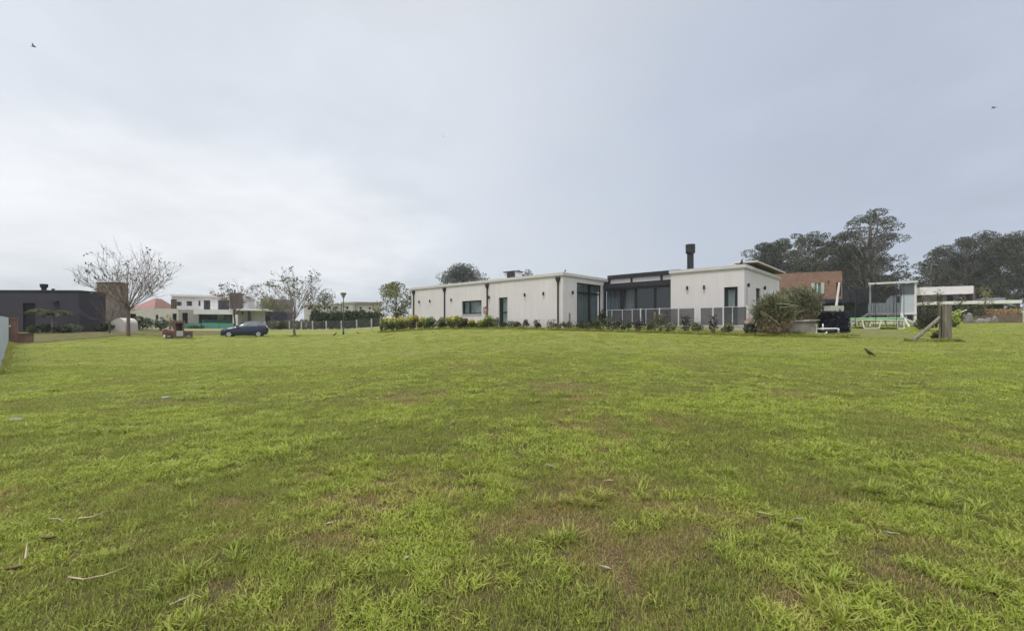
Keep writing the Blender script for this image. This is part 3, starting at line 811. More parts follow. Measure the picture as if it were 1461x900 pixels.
# wall lamps
def wall_lamp(x, y, z, side=False):
    mb = MB()
    pts = [(0, 0)]
    mb.box(-.035, .035, -.05, -.002, -.06, .06); mb.path([(0, -.09, -.115), (0, -.09, .115)], .055, 10)
    if side: mb.xf(Matrix.Translation((x, y, z)) @ Matrix.Rotation(R(90), 4, 'Z'))
    else: mb.xf(Matrix.Translation((x, y, z)))
    o = mb.build('wall_lamp', M['anthracite'], house)
for px, py in ((598.8, 430.8), (614, 429.5), (644.5, 427.8), (698.5, 424.2), (749.3, 420.7), (776, 419)):
    u_ = hu(px, 0); wall_lamp(u_, 0, hz(px, py, u_, 0))
for px, py in ((981, 411), (1005, 410)):
    u_ = hu(px, vR); wall_lamp(u_, vR, hz(px, py, u_, vR))
v_ = hv(816, 0); wall_lamp(0, v_, hz(816, 417.5, 0, v_), True)
for px, py in ((1066, 407), (1089.5, 411)):
    v_ = hv(px, uR1); wall_lamp(uR1, v_, hz(px, py, uR1, v_), True)
# dark middle link: lower flat canopy, glazing behind, clerestory and sloping dark roof above
ua, ub = .05, uR0 - .03
zb = 2.62
mb = MB(); mb.box(ua, ub, vM - .16, vM + .5, 2.74, 3.08); mb.box(ua + .002, ub - .002, vM - .12, vM - .005, 2.60, 2.738); mb.build('canopy', M['anthracite'], house)
for q in (ua + .06, ub - .06): mb = MB(); mb.box(q - .06, q + .06, vM - .12, vM - .005, -.4, 2.598); mb.build('canopy_post', M['anthracite'], house)
muls = [(hu(q, vM) if False else ua + (ub - ua) * f, wd) for q, f, wd in ((887, .26, .26), (907, .46, .16), (931, .72, .16))]
window('glass_wall', ua, ub, .02, 2.72, vM, mull=muls, fr=.11, gm='glass_dark', cm='curtain_dim', cz=(ua + .1, ua + (ub - ua) * .46))
mb = MB(); mb.box(ua, ub, vM + 2.6, vM + 2.7, -.2, 3.0); mb.build('inner_wall', M['taupe'], house)
mb = MB(); mb.box(ua, ub, vM + .56, vM + .76, 3.0, 3.478); mb.build('clerestory', M['plaster'], house)
for f in (.02, .35, .76): mb = MB(); mb.box(ua + (ub - ua) * f - .07, ua + (ub - ua) * f + .07, vM + .503, vM + .558, 3.0, 3.475); mb.build('clerestory_post', M['black'], house)
mb = MB(); mb.prism([(vM + .44, 3.48), (vM + .44, 3.76), (vM + 6, 4.0), (vM + 6, 3.7)], 'x', ua - .02, ub + .0); mb.build('roof', M['anthracite'], house)
# chimney (flue with wide cap)
cu, cv = hu(985, 7.5), 7.5; Yc = (C1 + U * cu + V * cv).y
zt = EYE + (HY - 349) / F * Yc - FL; zm = EYE + (HY - 361.5) / F * Yc - FL
mb = MB(); mb.lathe([(.215, 3.4), (.215, zm)], (cu, cv, 0), 20); ch = mb.build('chimney', M['anthracite'], house, smooth=False)
mb = MB(); mb.lathe([(.23, zm - .05), (.31, zm + .03), (.315, zt - .03), (.31, zt), (.27, zt)], (cu, cv, 0), 20); mb.build('chimney_cap', M['anthracite'], ch)
# white boiler box with dark top on the left roof
cu = hu(733, 6); Yc = (C1 + U * cu + V * 6).y
mb = MB(); q = PH(9, Yc); mb.box(cu - q * 1.2, cu + q * 1.0, 5.5, 6.5, TOP, EYE + (HY - 389) / F * Yc - FL); rb = mb.build('roof_box', M['plaster'], house)
z_ = EYE + (HY - 389) / F * Yc - FL
mb = MB(); mb.box(cu - q * .5, cu + q * 1.1, 5.4, 5.48, TOP, z_ - .05); mb.box(cu - q * 1.3, cu + q * 1.15, 5.35, 6.6, z_ + .003, z_ + .08); mb.build('roof_box_cap', M['anthracite'], rb)
# raised sloping roof slab with wide eaves at the back of the right wing
e0 = vR + 1.5; e1 = e0 + 7.6
mb = MB(); mb.prism([(uR1 - 1.05, 3.84), (uR1 + .32, 3.78), (uR1 + .32, 3.86), (uR1 - 1.05, 3.92)], 'y', e0, e1); ro = mb.build('roof', M['cornice'], house)
mb = MB(); mb.prism([(uR1 - .95, 3.795), (uR1 + .24, 3.745), (uR1 + .24, 3.775), (uR1 - .95, 3.825)], 'y', e0 + .1, e1 - .1); mb.build('soffit', M['taupe'], ro)
mb = MB(); mb.box(uR1 - .9, uR1 - .3, e0 + .4, e1 - .4, TOP, 3.74); mb.build('roof_base', M['taupe'], house)
# terrace kerb
mb = MB(); mb.box(.3, uR1 + 1.4, 2.2, vR - .02, -.4, -.02); mb.build('terrace', M['concrete_pale'], house)

v_ = hv(1067.5, uR1 + .06); mb = MB(); mb.path([(uR1 + .065, v_, -.4), (uR1 + .065, v_, 2.15)], .045, 8); mb.build('downpipe', M['cornice'], house)
# low pool fence on the terrace
fv = 2.75
fence = thing('pool_fence', 'low pool fence of grey mesh panels between pale posts before the white house', 'fence', (C1.x, C1.y, FL), -ANG)
fu0, fu1 = hu(868, fv), hu(1075, fv)
posts = [866, 873, 888, 902, 914, 921.5, 941, 968, 991.5, 999, 1017, 1032, 1045, 1066]
for i, px in enumerate(posts):
    u_ = hu(px, fv); wd = .06 if px in (914, 941, 999, 1032, 1066) else .03
    mb = MB(); mb.box(u_ - wd / 2, u_ + wd / 2, fv - wd / 2, fv + wd / 2, -.02, 1.14 if wd > .05 else 1.10); mb.build('post', M['alu'], fence)
for a, b in zip(posts[:-1], posts[1:]):
    if b - a < 8.5: continue
    mb = MB(); mb.box(hu(a, fv) + .04, hu(b, fv) - .04, fv - .006, fv + .006, .08, 1.06); mb.build('mesh_panel', M['mesh'], fence)
mb = MB(); mb.box(hu(posts[0], fv), hu(1068, fv), fv - .015, fv + .015, 1.075, 1.10); mb.box(hu(posts[0], fv), hu(1068, fv), fv - .015, fv + .015, .04, .065); mb.build('rail', M['alu'], fence)

# ------------------------------------------------------------------ houses far left
# dark grey house
X0, X1 = P(-60, 0, 34).x, P(108, 0, 34.6).x
t = thing('dark_grey_house', 'dark grey flat-roofed house with a black doorway, at the left edge', 'house', (X0, 34.5, 0), R(2.5))
Ld = X1 - X0; Zt = P(0, 415, 34.4).z
k0, k1 = (P(31, 0, 34.6).x - X0), (P(48, 0, 34.6).x - X0)
mb = MB(); mb.wall(0, Ld, -.3, Zt, 0, .25, [(k0, k1, .85, P(0, 432, 34.6).z)]); mb.box(0, .25, .25, 2.4, -.3, Zt); mb.box(Ld - .25, Ld, .25, 2.4, -.3, Zt); mb.box(.25, Ld - .25, 2.1, 2.4, -.3, Zt)
mb.build('wall', M['darkwall'], t)
mb = MB(); mb.box(-.06, Ld + .06, -.06, 2.5, Zt, Zt + .09); mb.build('roof', M['anthracite'], t)
mb = MB(); mb.box(k0 + .01, k1 - .01, .14, .2, .6, P(0, 432, 34.6).z - .01); mb.build('door', M['dark'], t)
vx = P(60, 0, 35.8).x - X0; z1 = P(0, 405, 35.8).z
mb = MB(); mb.lathe([(.16, Zt), (.16, z1 - .35), (.24, z1 - .25), (.26, z1), (.2, z1)], (vx, 1.3, 0), 14); mb.build('chimney', M['anthracite'], t)
vx = P(72.5, 0, 35.8).x - X0; mb = MB(); mb.lathe([(.08, Zt), (.08, Zt + .22), (.13, Zt + .24), (.1, Zt + .32)], (vx, 1.3, 0), 10); mb.build('roof_vent', M['anthracite'], t)
vx = P(74.5, 0, 34.5).x - X0; mb = MB(); zz = P(0, 430, 34.5).z; mb.box(vx - .22, vx + .22, -.22, -.01, zz - .1, zz + .06); mb.build('wall_lamp', M['black'], t)

t = thing('beige_house_block', 'taupe stone block rising behind the dark grey house', 'house', (P(155, 0, 40).x, 40, 0), 0)
a, b = P(138, 0, 40).x - t.location.x, P(171, 0, 40).x - t.location.x; zt = P(0, 404, 40).z
mb = MB(); mb.box(a, b, 0, .9, 0, zt); mb.build('wall', M['taupe'], t)
mb = MB(); mb.box(a - .04, b + .04, -.04, .94, zt, zt + .08); mb.build('coping', M['anthracite'], t)
mb = MB(); mb.box(a - .22, a - .003, .1, .8, 0, zt - .1); mb.build('side_panel', M['white'], t)

# beige garden oven with rounded top
g0 = GP(168, 37); a = PH(10, 37)
mb = MB(); zt = P(0, 453.5, 37).z - g0.z
prof = [(-a, -.3), (-a, zt * .55)] + [(-a * math.cos(q), zt * .55 + zt * .45 * math.sin(q)) for q in np.linspace(0, math.pi, 11)[1:-1]] + [(a, zt * .55), (a, -.3)]
mb.prism(prof, 'y', 0, 1.3)
tag(mb.build('garden_oven', M['plaster_warm'], None, g0), 'rounded beige masonry hump on the brown lawn behind the bare tree', 'oven')

# white single-storey house with red tiled roof
Y0 = 62; fr_ = Frame(215, Y0, R(20)); t = thing('red_roofed_house', 'pale single-storey house with a red tiled roof behind the big bare tree', 'house', (P(215, 0, Y0).x, Y0, 0), R(20))
xo = t.location.x; px_ = lambda q, Y=Y0: fr_.x(q, Y - Y0)
zt = P(0, 440, Y0).z
hs = [(px_(185), px_(194), .6, P(0, 448, Y0).z), (px_(222), px_(226), 1.1, P(0, 449, Y0).z), (px_(246), px_(252), .6, P(0, 447, Y0).z)]
mb = MB(); mb.wall(px_(176), px_(254), -.3, zt, 0, .3, hs); mb.box(px_(176), px_(176) + .3, .3, 9, -.3, zt); mb.build('wall', M['plaster_warm'], t)
for h in hs:
    mb = MB(); mb.box(h[0] + .01, h[1] - .01, .2, .28, h[2], h[3]); mb.build('window', M['dark'], t)
z2 = P(0, 425, 66).z
mb = MB(); x0, x1 = px_(178), px_(238, Y0 + 6)
A = [(x0, 1.5, zt), (x1, 1.5, zt), (x1, 12, zt), (x0, 12, zt)]; B = [(x0 + 1.5, 5.5, z2), (x1 - 1.2, 5.5, z2), (x1 - 1.2, 7.5, z2), (x0 + 1.5, 7.5, z2)]
for i in range(4): mb.face([A[i], A[(i + 1) % 4], B[(i + 1) % 4], B[i]])
mb.face(B); mb.build('roof', M['roof_tile'], t)
mb = MB(); mb.box(px_(240, 66), px_(245, 66), 5, 6, zt, P(0, 427, 66).z + .1); mb.build('chimney', M['brownstone'], t)

# modern two-storey white house with pool terrace
Y0 = 78; fm_ = Frame(320, Y0, R(20)); t = thing('modern_white_house', 'modern two-storey white house with a brown chimney tower and a green glass pool fence', 'house', (P(320, 0, Y0).x, Y0, 0), R(20))
xo = t.location.x; q = lambda p, Y=Y0: fm_.x(p, Y - Y0); zz = lambda p, Y=Y0: P(0, p, Y).z
win = [(q(250), q(259), zz(437), zz(431.5)), (q(266), q(274), zz(437), zz(430.5)), (q(283), q(286), zz(437), zz(429.5)), (q(290.5), q(300), zz(442), zz(428.8)), (q(311), q(327), zz(442), zz(428.2))]
mb = MB(); mb.wall(q(245), q(348), zz(442.5), zz(424.5), 0, .3, win); mb.box(q(245), q(245) + .3, .3, 9, zz(442.5), zz(424.5)); mb.box(q(348) - .3, q(348), .3, 9, zz(442.5), zz(424.5)); mb.build('upper_wall', M['plaster'], t)
mb = MB(); mb.box(q(244), q(349), -.25, 9.3, zz(424.4), zz(421.5)); mb.build('roof', M['plaster'], t)
for i, h in enumerate(win):
    mb = MB(); mb.box(h[0], h[1], .18, .25, h[2], h[3])
    f = mb.build('window', M['glass_dark'], t)
    mb = MB(); c = (h[0] + h[1]) / 2; mb.box(c - .07, c + .07, .1, .17, h[2], h[3]); mb.box(h[0], h[1], .101, .169, h[3] - .12, h[3]); mb.build('frame', M['black'], f)
mb = MB(); mb.box(q(246), q(347), 4, 4.2, 0, zz(425)); mb.build('inner_wall', M['dark'], t)
lw = [(q(263.5), q(271.5), .2, zz(447)), (q(246), q(252), .2, zz(447))]
mb = MB(); mb.wall(q(238), q(287), -.3, zz(442.7), -1.2, .3, lw); mb.build('lower_wall', M['stonewall'], t)
mb = MB(); mb.box(q(287.5), q(345), 2, 2.1, -.3, zz(449)); mb.build('glazing', M['glass_dark'], t)
mb = MB()
for p_ in (291, 297, 303, 309, 316, 330, 338): mb.box(q(p_) - .1, q(p_) + .1, 1.85, 1.98, 0, zz(449))
mb.build('mullion', M['black'], t)
for a, b in ((306, 316), (331, 337)): mb = MB(); mb.box(q(a), q(b), 1.7, 1.82, .2, zz(449)); mb.build('curtain', M['curtain'], t)
mb = MB(); mb.box(q(286), q(341), -3.5, 2.2, zz(449), zz(442.6)); mb.build('terrace_roof', M['white'], t)
mb = MB(); mb.box(q(339), q(346), -3.4, 1, -.3, zz(449)); mb.build('column', M['white'], t)
cY = Y0 - 2; mb = MB(); mb.box(q(327.5, cY), q(342.5, cY), -2, .9, zz(440, cY), zz(417, cY)); ct = mb.build('chimney', M['brownstone'], t)
mb = MB(); mb.lathe([(.12, zz(417, cY)), (.12, zz(412.5, cY)), (.05, zz(412, cY))], (q(333, cY), -1, 0), 8); mb.build('flue', M['black'], ct)
mb = MB(); mb.box(q(343), q(386), -4, 3, zz(443.6), zz(441)); mb.build('porch_roof', M['white'], t)
mb = MB(); mb.box(q(346), q(377), .4, .6, -.3, zz(443.7)); mb.build('porch_wall', M['plaster'], t)
mb = MB()
for p_ in (361.5,): mb.box(q(p_) - .16, q(p_) + .16, -3.6, -3.3, -.2, zz(443.7))
mb.build('porch_post', M['black'], t)
mb = MB(); mb.box(q(353.5), q(357), .28, .38, .3, zz(445)); mb.build('porch_window', M['dark'], t)
mb = MB(); mb.box(q(377), q(409), 1, 8, -.3, zz(443.7)); mb.build('side_wing', M['navy'], t)
mb = MB(); gY = 70
for i, (a, b, za, zb_) in enumerate(((257, 287, 472, 461), (287, 312, 472, 460.5), (312, 337, 472.5, 461))):
    mb = MB(); mb.box(q(a, gY) + .05, q(b, gY) - .05, gY - Y0, gY - Y0 + .04, .3, zz(zb_, gY)); mb.build('pool_glass', M['glass_green'], t)
mb = MB(); mb.box(q(288), q(335), 0, .06, .5, zz(456)); mb.build('terrace_balustrade', M['glass_green'], t)

# beige and white houses far behind the wire fence
def far_house(name, label, Y, x0, x1, ytop, m, wins=(), roof=None, ybase=470, rm=None):
    t = thing(name, label, 'house', (P((x0 + x1) / 2, 0, Y).x, Y, 0), R(16))
    ff = Frame((x0 + x1) / 2, Y, R(16)); q = lambda p: ff.x(p); zz = lambda p: P(0, p, Y).z
    h = [(q(a), q(b), zz(d), zz(c)) for a, b, c, d in wins]
    mb = MB(); mb.wall(q(x0), q(x1), -1, zz(ytop), 0, .3, h); mb.box(q(x0), q(x0) + .3, .3, 8, -1, zz(ytop)); mb.box(q(x1) - .3, q(x1), .3, 8, -1, zz(ytop)); mb.build('wall', M[m], t)
    for a in h:
        mb = MB(); mb.box(a[0], a[1], .2, .26, a[2], a[3]); mb.build('window', M['dark'], t)
    mb = MB(); mb.box(q(x0) - .2, q(x1) + .2, -.2, 8.2, zz(ytop) + .003, zz(ytop) + (roof or .25)); mb.build('roof', M[rm or m], t)
    return t
far_house('white_house_far', 'small white house with two square windows behind the dark hedge left of the lamp post', 95, 461, 486, 434, 'plaster', ((469, 472.5, 437, 441), (478, 481.5, 437, 441)))
far_house('beige_house_far', 'long beige house with brown roof band behind the hedge, right of the lamp post', 100, 500, 543, 434.5, 'plaster_warm', ((513, 516, 438, 441), (526, 529, 438, 441)), .6, rm='taupe')
far_house('cream_house_far', 'narrow cream house front between the lamp post and the beige house', 92, 488, 503, 432.5, 'plaster_warm', ((494, 497, 437, 441),))
far_house('grey_house_far', 'pale grey house half hidden behind the right hand slim bare tree', 100, 434, 460, 435.5, 'plaster_warm', ((439, 443, 438, 442), (448, 451, 438, 442)), .3, rm='white')
far_house('grey_roofed_house_far', 'low grey-roofed house seen through the branches of the leafier bare tree', 105, 374, 408, 436, 'stone', ((380, 384, 439, 443), (394, 398, 439, 443)), 1.6, rm='stone')

# ------------------------------------------------------------------ houses far right
Y0 = 46; t = thing('brick_house', 'two-storey red brick house with white shutters behind the reeds', 'house', (P(1155, 0, Y0).x, Y0, 0), R(-25))
fb_ = Frame(1155, Y0, R(-25)); q = lambda p: fb_.x(p); zz = lambda p: P(0, p, Y0).z
h = [(q(1158), q(1175), zz(419), zz(404.5)), (q(1193), q(1200), zz(424), zz(404))]
mb = MB(); mb.wall(q(1085), q(1201.5), zz(427.5), zz(388.5), 0, .3, h); mb.box(q(1201.5) - .3, q(1201.5), .3, 8, zz(427.5), zz(388.5)); mb.box(q(1085), q(1085) + .3, .3, 8, zz(427.5), zz(388.5)); mb.box(q(1085) + .3, q(1201.5) - .3, .3, 8, zz(388.5) - .1, zz(388.5) - .02); mb.build('brick_wall', M['brick_house'], t)
mb = MB(); mb.box(q(1162.3), q(1171), .12, .2, zz(419), zz(404.5)); mb.build('window', M['glass_green'], t)
mb = MB(); mb.box(q(1165.4), q(1167), .04, .11, zz(419), zz(404.5)); mb.build('window_frame', M['white'], t)
for a, b in ((1157, 1162), (1171, 1175.8)):
    mb = MB(); mb.box(q(a), q(b), -.07, -.01, zz(419.5), zz(404)); mb.build('shutter', M['plaster_warm'], t)
mb = MB(); mb.box(q(1193), q(1200), .15, .2, zz(424), zz(404)); mb.build('window', M['dark'], t)
mb = MB(); mb.box(q(1083), q(1245), 1.2, 8, .5, zz(427.7)); mb.build('lower_wall', M['anthracite'], t)  # near-black wall colour paints in the shade of the recessed lower floor
mb = MB(); mb.box(q(1083), q(1244), -.6, 1.19, zz(433), zz(427.8)); mb.build('canopy', M['navy'], t)
mb = MB(); mb.box(q(1182) - .04, q(1182) + .04, -.12, -.01, zz(405), zz(402)); mb.build('wall_lamp', M['black'], t)

Y0 = 74; t = thing('slab_roofed_house', 'low modern house with two long white slab roofs before the right hand grove', 'house', (P(1375, 0, Y0).x, Y0, 0), R(-28))
fs_ = Frame(1375, Y0, R(-28)); q = lambda p: fs_.x(p); zz = lambda p: P(0, p, Y0).z
mb = MB(); mb.box(q(1313), q(1389), 0, 9, zz(419), zz(408)); mb.build('upper_slab', M['plaster'], t)
mb = MB(); mb.box(q(1389.2), q(1392), .2, 8.8, zz(440), zz(408)); mb.build('end_wall', M['brownstone'], t)
mb = MB(); mb.box(q(1314), q(1388), 2.2, 8, zz(431), zz(419.2)); mb.build('upper_wall', M['taupe'], t)
for a, b in ((1315, 1322), (1344, 1352), (1358, 1367), (1374, 1384)):
    mb = MB(); mb.box(q(a), q(b), 2.05, 2.18, zz(430.5), zz(420)); mb.build('window', M['dark'], t)
mb = MB(); mb.box(q(1312), q(1446), -2.5, 9.5, zz(434.5), zz(430.2)); mb.build('lower_slab', M['white'], t)
mb = MB(); mb.box(q(1408), q(1444), 2, 9, zz(430), zz(425)); mb.build('roof_panel', M['corrug'], t)
mb = MB(); mb.box(q(1316), q(1440), 2, 8, 0, zz(434.7)); mb.build('lower_wall', M['dark'], t)
# ------------------------------------------------------------------ street things on the left
# brick pillar with low wall and the white picket fence
g0 = GP(17, 25.2); k = 25.2 / F
t = thing('brick_pillar', 'red brick gate pillar with a low brick wall at the left edge of the lawn', 'brick pillar', g0, R(47))
k *= .66
zt = P(0, 455, 25.2).z - g0.z
mb = MB(); mb.box(-7 * k, 8 * k, 0, .6, -.4, zt); mb.build('pillar', M['brick'], t)
mb = MB(); mb.box(-8.2 * k, 9.2 * k, -.05, .65, zt + .002, zt + .09); mb.build('coping', M['brick'], t)
zl = P(0, 477, 25.2).z - g0.z
mb = MB(); mb.box(8.05 * k, 31.5 * k, .1, .45, -.4, zl); mb.build('low_wall', M['brick'], t)
mb = MB(); mb.box(8.1 * k, 31.9 * k, .07, .48, zl + .002, zl + .05); mb.build('wall_cap', M['brownstone'], t)
mb = MB(); mb.box(-5 * k, -1.5 * k, -.03, -.002, zt - 17 * k, zt - 13.5 * k); mb.build('plate', M['white'], t)

fa, fb = Vector((-12.75, 10.6)), Vector((-29.4, 25.0))
t = thing('side_fence', 'white slatted side fence running away at the left edge of the lawn', 'fence', (0, 0, 0))
d = (fb - fa).normalized(); Lf = (fb - fa).length; n = int(Lf / 2.3)
mb = MB()
for i in range(n + 1):
    p = fa + d * Lf * i / n; z = gz(p.x, p.y); mb = MB(); mb.box(p.x - .05, p.x + .05, p.y - .05, p.y + .05, z - .2, z + 1.5); mb.build('post', M['bluewhite'], t)
for i in range(n):
    mb = MB(); a = fa + d * Lf * i / n; b = fa + d * Lf * (i + 1) / n
    za, zb_ = gz(a.x, a.y), gz(b.x, b.y)
    for hgt in (.15, .75, 1.38): mb.beam((a.x, a.y, za + hgt), (b.x, b.y, zb_ + hgt), .03, .05)
    for j in range(22):
        f = (j + .5) / 22; p = a.lerp(b, f); z = za + (zb_ - za) * f; mb.box(p.x - .024, p.x + .024, p.y - .03, p.y - .012, z + .06, z + 1.45)
    mb.build('slat_panel', M['bluewhite'], t)

g0 = GP(255, 32); k = 32 / F
t = thing('brick_mailbox', 'stubby red brick pillar with a cream panel and a low wing on each side', 'brick pillar', g0, R(36))
k *= .80
zt = P(0, 457.5, 32).z - g0.z; zl = P(0, 472.5, 32).z - g0.z
mb = MB()
mb.box(-7.5 * k, 7.5 * k, 0, .55, -.4, 8 * k); mb.box(-7.5 * k, -4 * k, .0, .55, 8 * k + .002, zt - 4 * k); mb.box(5.2 * k, 7.5 * k, .0, .55, 8 * k + .002, zt - 4 * k)
mb.box(-4 * k + .002, 5.2 * k - .002, .3, .55, 8 * k + .002, zt - 4 * k); mb.box(-8.5 * k, 8.5 * k, -.05, .6, zt - 4 * k + .002, zt); mb.build('pillar', M['brick'], t)
mb = MB(); mb.box(.6 * k, 5 * k, .1, .29, 13 * k, zt - 4 * k - .02); mb.build('niche', M['dark'], t)
mb = MB(); mb.box(-3.2 * k, 6.2 * k, -.05, -.003, 4.5 * k, 14 * k); mb.build('panel', M['plaster_warm'], t)
for a, b in ((-20, -7.6), (7.6, 20)):
    mb = MB(); mb.box(a * k, b * k, .05, .5, -.4, zl); wng = mb.build('wing', M['brick'], t)
    mb = MB(); mb.box((a + 1.5) * k, (b - 1.5) * k, .0, .047, 1.5 * k, zl - 2 * k); mb.build('meter_box', M['brownstone'], wng)
    mb = MB(); mb.beam((a * k + 4 * k, -.012, 4 * k), (b * k - 4 * k, -.012, 4.4 * k), .02, .05); mb.build('label_strip', M['alu'], wng)
g1 = GP(236, 34.5); k = 34.5 / F; mb = MB()
mb.prism([(-5 * k, 0), (5 * k, 0), (4 * k, 9 * k), (1 * k, 11 * k), (-4 * k, 10 * k)], 'y', 0, .45)
mb.box(-2 * k, 1 * k, -.02, -.003, 3 * k, 6 * k)
tag(mb.build('brick_pier', mat('dark_red_brick', (.20, .065, .055), .85, .3, 8, .4), None, g1), 'low dark red brick pier half hidden behind the brick mailbox', 'brick pier')
g1 = GP(235, 31.6); mb = MB(); mb.lathe([(.06, 0), (.09, .05), (.1, .2), (.05, .25)], (0, 0, 0), 10)
tag(mb.build('marker_stone', M['white'], None, g1), 'small white marker stone in the grass at the left foot of the brick mailbox', 'marker stone')

# dark blue hatchback
def ring(x, zb, zs, zt, wb, wt):
    zc_ = zb + (zs - zb) * .55
    half = [(wb * .90, zb), (wb, zb + .12), (wb * 1.0, zc_), (wb * .955, zs), (wt, zs + (zt - zs) * .82), (wt * .72, zt), (0, zt + .015)]
    return [(x, -y, z) for y, z in half] + [(x, y, z) for y, z in reversed(half[:-1])]
ST = [(-1.97, .36, .60, .64, .50, .42), (-1.90, .26, .66, .71, .68, .52), (-1.70, .21, .76, .81, .77, .6), (-1.25, .19, .86, .915, .825, .66), (-.80, .19, .925, .99, .84, .66),
      (-.45, .19, .945, 1.19, .845, .60), (-.05, .19, .96, 1.41, .85, .57), (.35, .19, .975, 1.475, .85, .56), (.85, .19, .995, 1.47, .85, .55), (1.30, .19, 1.02, 1.41, .84, .53), (1.62, .22, 1.04, 1.27, .815, .52), (1.84, .28, 1.03, 1.08, .76, .58), (1.93, .38, .86, .90, .68, .55)]
g0 = GP(350, 36.6)
car = thing('parked_car', 'dark blue hatchback car parked on the grass, facing left', 'car', g0 + Vector((0, 0, -.07)), R(24))
car.scale = (.86, .88, .92)
mb = MB(); rings = [ring(*s) for s in ST]
nn = len(rings[0])
for r_ in rings: mb.v += r_
for i in range(len(rings) - 1):
    for j in range(nn):
        mb.f.append((i * nn + j, i * nn + (j + 1) % nn, (i + 1) * nn + (j + 1) % nn, (i + 1) * nn + j)); mb.c.append((1, 1, 1))
mb.f.append(tuple(range(nn))); mb.f.append(tuple(reversed(range((len(rings) - 1) * nn, len(rings) * nn)))); mb.c += [(1, 1, 1)] * 2
mb.build('body', M['carblue'], car, smooth=True)
def belt(x):
    xs = [s[0] for s in ST]
    return [float(np.interp(x, xs, [s[i] for s in ST])) for i in (2, 3, 4, 5)]
def side_panel(poly, sgn, off=.012):
    out = []
    for x, f in poly:
        zs, zt, wb, wt = belt(x); z0 = zs; z1 = zs + (zt - zs) * .82; y0 = wb * .955; y1 = wt
        out.append((x, sgn * (y0 + (y1 - y0) * f + off), z0 + (z1 - z0) * f + .004))
    return out
def slab(pts, off):
    """thin window following the car's surface"""
    mb = MB(); o = Vector(off); a = [Vector(p) for p in pts]; b = [p - o for p in a]; n = len(a)
    mb.face(a); mb.face(list(reversed(b)))
    for i in range(n): mb.face([a[i], b[i], b[(i + 1) % n], a[(i + 1) % n]])
    return mb
for sg in (-1, 1):
    for poly in ([(-.62, .08), (.30, .08), (.30, .93), (-.02, .93), (-.35, .62)], [(.38, .08), (1.12, .10), (1.25, .5), (1.0, .90), (.38, .93)], [(1.2, .14), (1.5, .35), (1.38, .8), (1.30, .6)]):
        slab(side_panel(poly, sg), (0, sg * .02, 0)).build('side_window', M['car_glass'], car)
slab([(-.80 + .02, -.6, 1.005), (-.80 + .02, .6, 1.005), (-.11, .50, 1.405), (-.11, -.50, 1.405)], (-.02, 0, .012)).build('windscreen', M['car_glass'], car)
slab([(1.84, -.52, 1.11), (1.84, .52, 1.11), (1.40, .48, 1.385), (1.40, -.48, 1.385)], (.02, 0, .012)).build('rear_window', M['car_glass'], car)
for x in (-1.24, 1.22):
    for sg in (-1, 1):
        w_ = MB(); w_.lathe([(.20, -.09), (.29, -.095), (.305, -.06), (.305, .06), (.29, .095), (.20, .09)], (0, 0, 0), 20)
        w_.xf(Matrix.Translation((x, sg * .77, .30)) @ Matrix.Rotation(R(90), 4, 'X')); wo_ = w_.build('wheel', M['tyre'], car)
        r_ = MB(); r_.lathe([(.205, .088), (.205, .100), (.17, .112), (.06, .104), (.02, .106)], (0, 0, 0), 18)
        r_.xf(Matrix.Translation((x, sg * .77, .30)) @ Matrix.Rotation(R(90 if sg < 0 else -90), 4, 'X'))
        r_.build('rim', M['rim'], wo_)
        a_ = MB(); pr = [(x + .375 * math.cos(q), .30 + .375 * math.sin(q)) for q in np.linspace(-.25, math.pi + .25, 15)] + [(x + .315 * math.cos(q), .30 + .315 * math.sin(q)) for q in np.linspace(math.pi + .25, -.25, 15)]
        a_.prism(pr, 'y', sg * .80, sg * .862); a_.build('wheel_arch', M['black'], car)
for sg in (-1, 1):
    slab([(-1.90, sg * .52, .58), (-1.62, sg * .775, .60), (-1.55, sg * .78, .74), (-1.86, sg * .55, .70)], (0, sg * .05, 0)).build('headlight', M['alu'], car)
mb = MB(); mb.box(-.62, -.46, -1.0, -.86, .96, 1.08); mb.box(-.62, -.46, .86, 1.0, .96, 1.08); mb.build('mirror', M['carblue'], car)
mb = MB(); mb.box(-1.95, -1.6, -.70, .70, .20, .34); mb.build('bumper_grille', M['black'], car)
red = mat('red_lens', (.35, .02, .02), .2, .05, 3)
for sg in (-1, 1):
    slab([(1.78, sg * .80, .82), (1.90, sg * .72, .82), (1.85, sg * .745, 1.0), (1.70, sg * .815, 1.0)], (0, sg * .06, 0)).build('tail_light', red, car)

# lamp post
g0 = GP(490, 40); zt = P(0, 417.5, 40).z - g0.z
t = thing('lamp_post', 'thin black street lamp with a flat-topped conical head, alone on the lawn', 'street lamp', g0)
mb = MB(); mb.lathe([(.085, -.2), (.085, .25), (.05, .30), (.036, zt - .5)], (0, 0, 0), 10); mb.build('pole', M['black'], t, smooth=True)
mb = MB(); mb.lathe([(.06, zt - .5), (.075, zt - .46), (.22, zt - .13), (.22, zt - .12)], (0, 0, 0), 16); mb.build('lamp_shade', M['lamp_glass'], t)
mb = MB(); mb.lathe([(.23, zt - .118), (.27, zt - .10), (.25, zt - .03), (.06, zt)], (0, 0, 0), 16); mb.build('lamp_cap', M['black'], t)
mb = MB()
for i in range(4):
    a = i * math.pi / 2 + .5; mb.path([(.06 * math.cos(a), .06 * math.sin(a), zt - .5), (.245 * math.cos(a), .245 * math.sin(a), zt - .1)], .012, 4)
mb.build('lamp_bracket', M['black'], t)

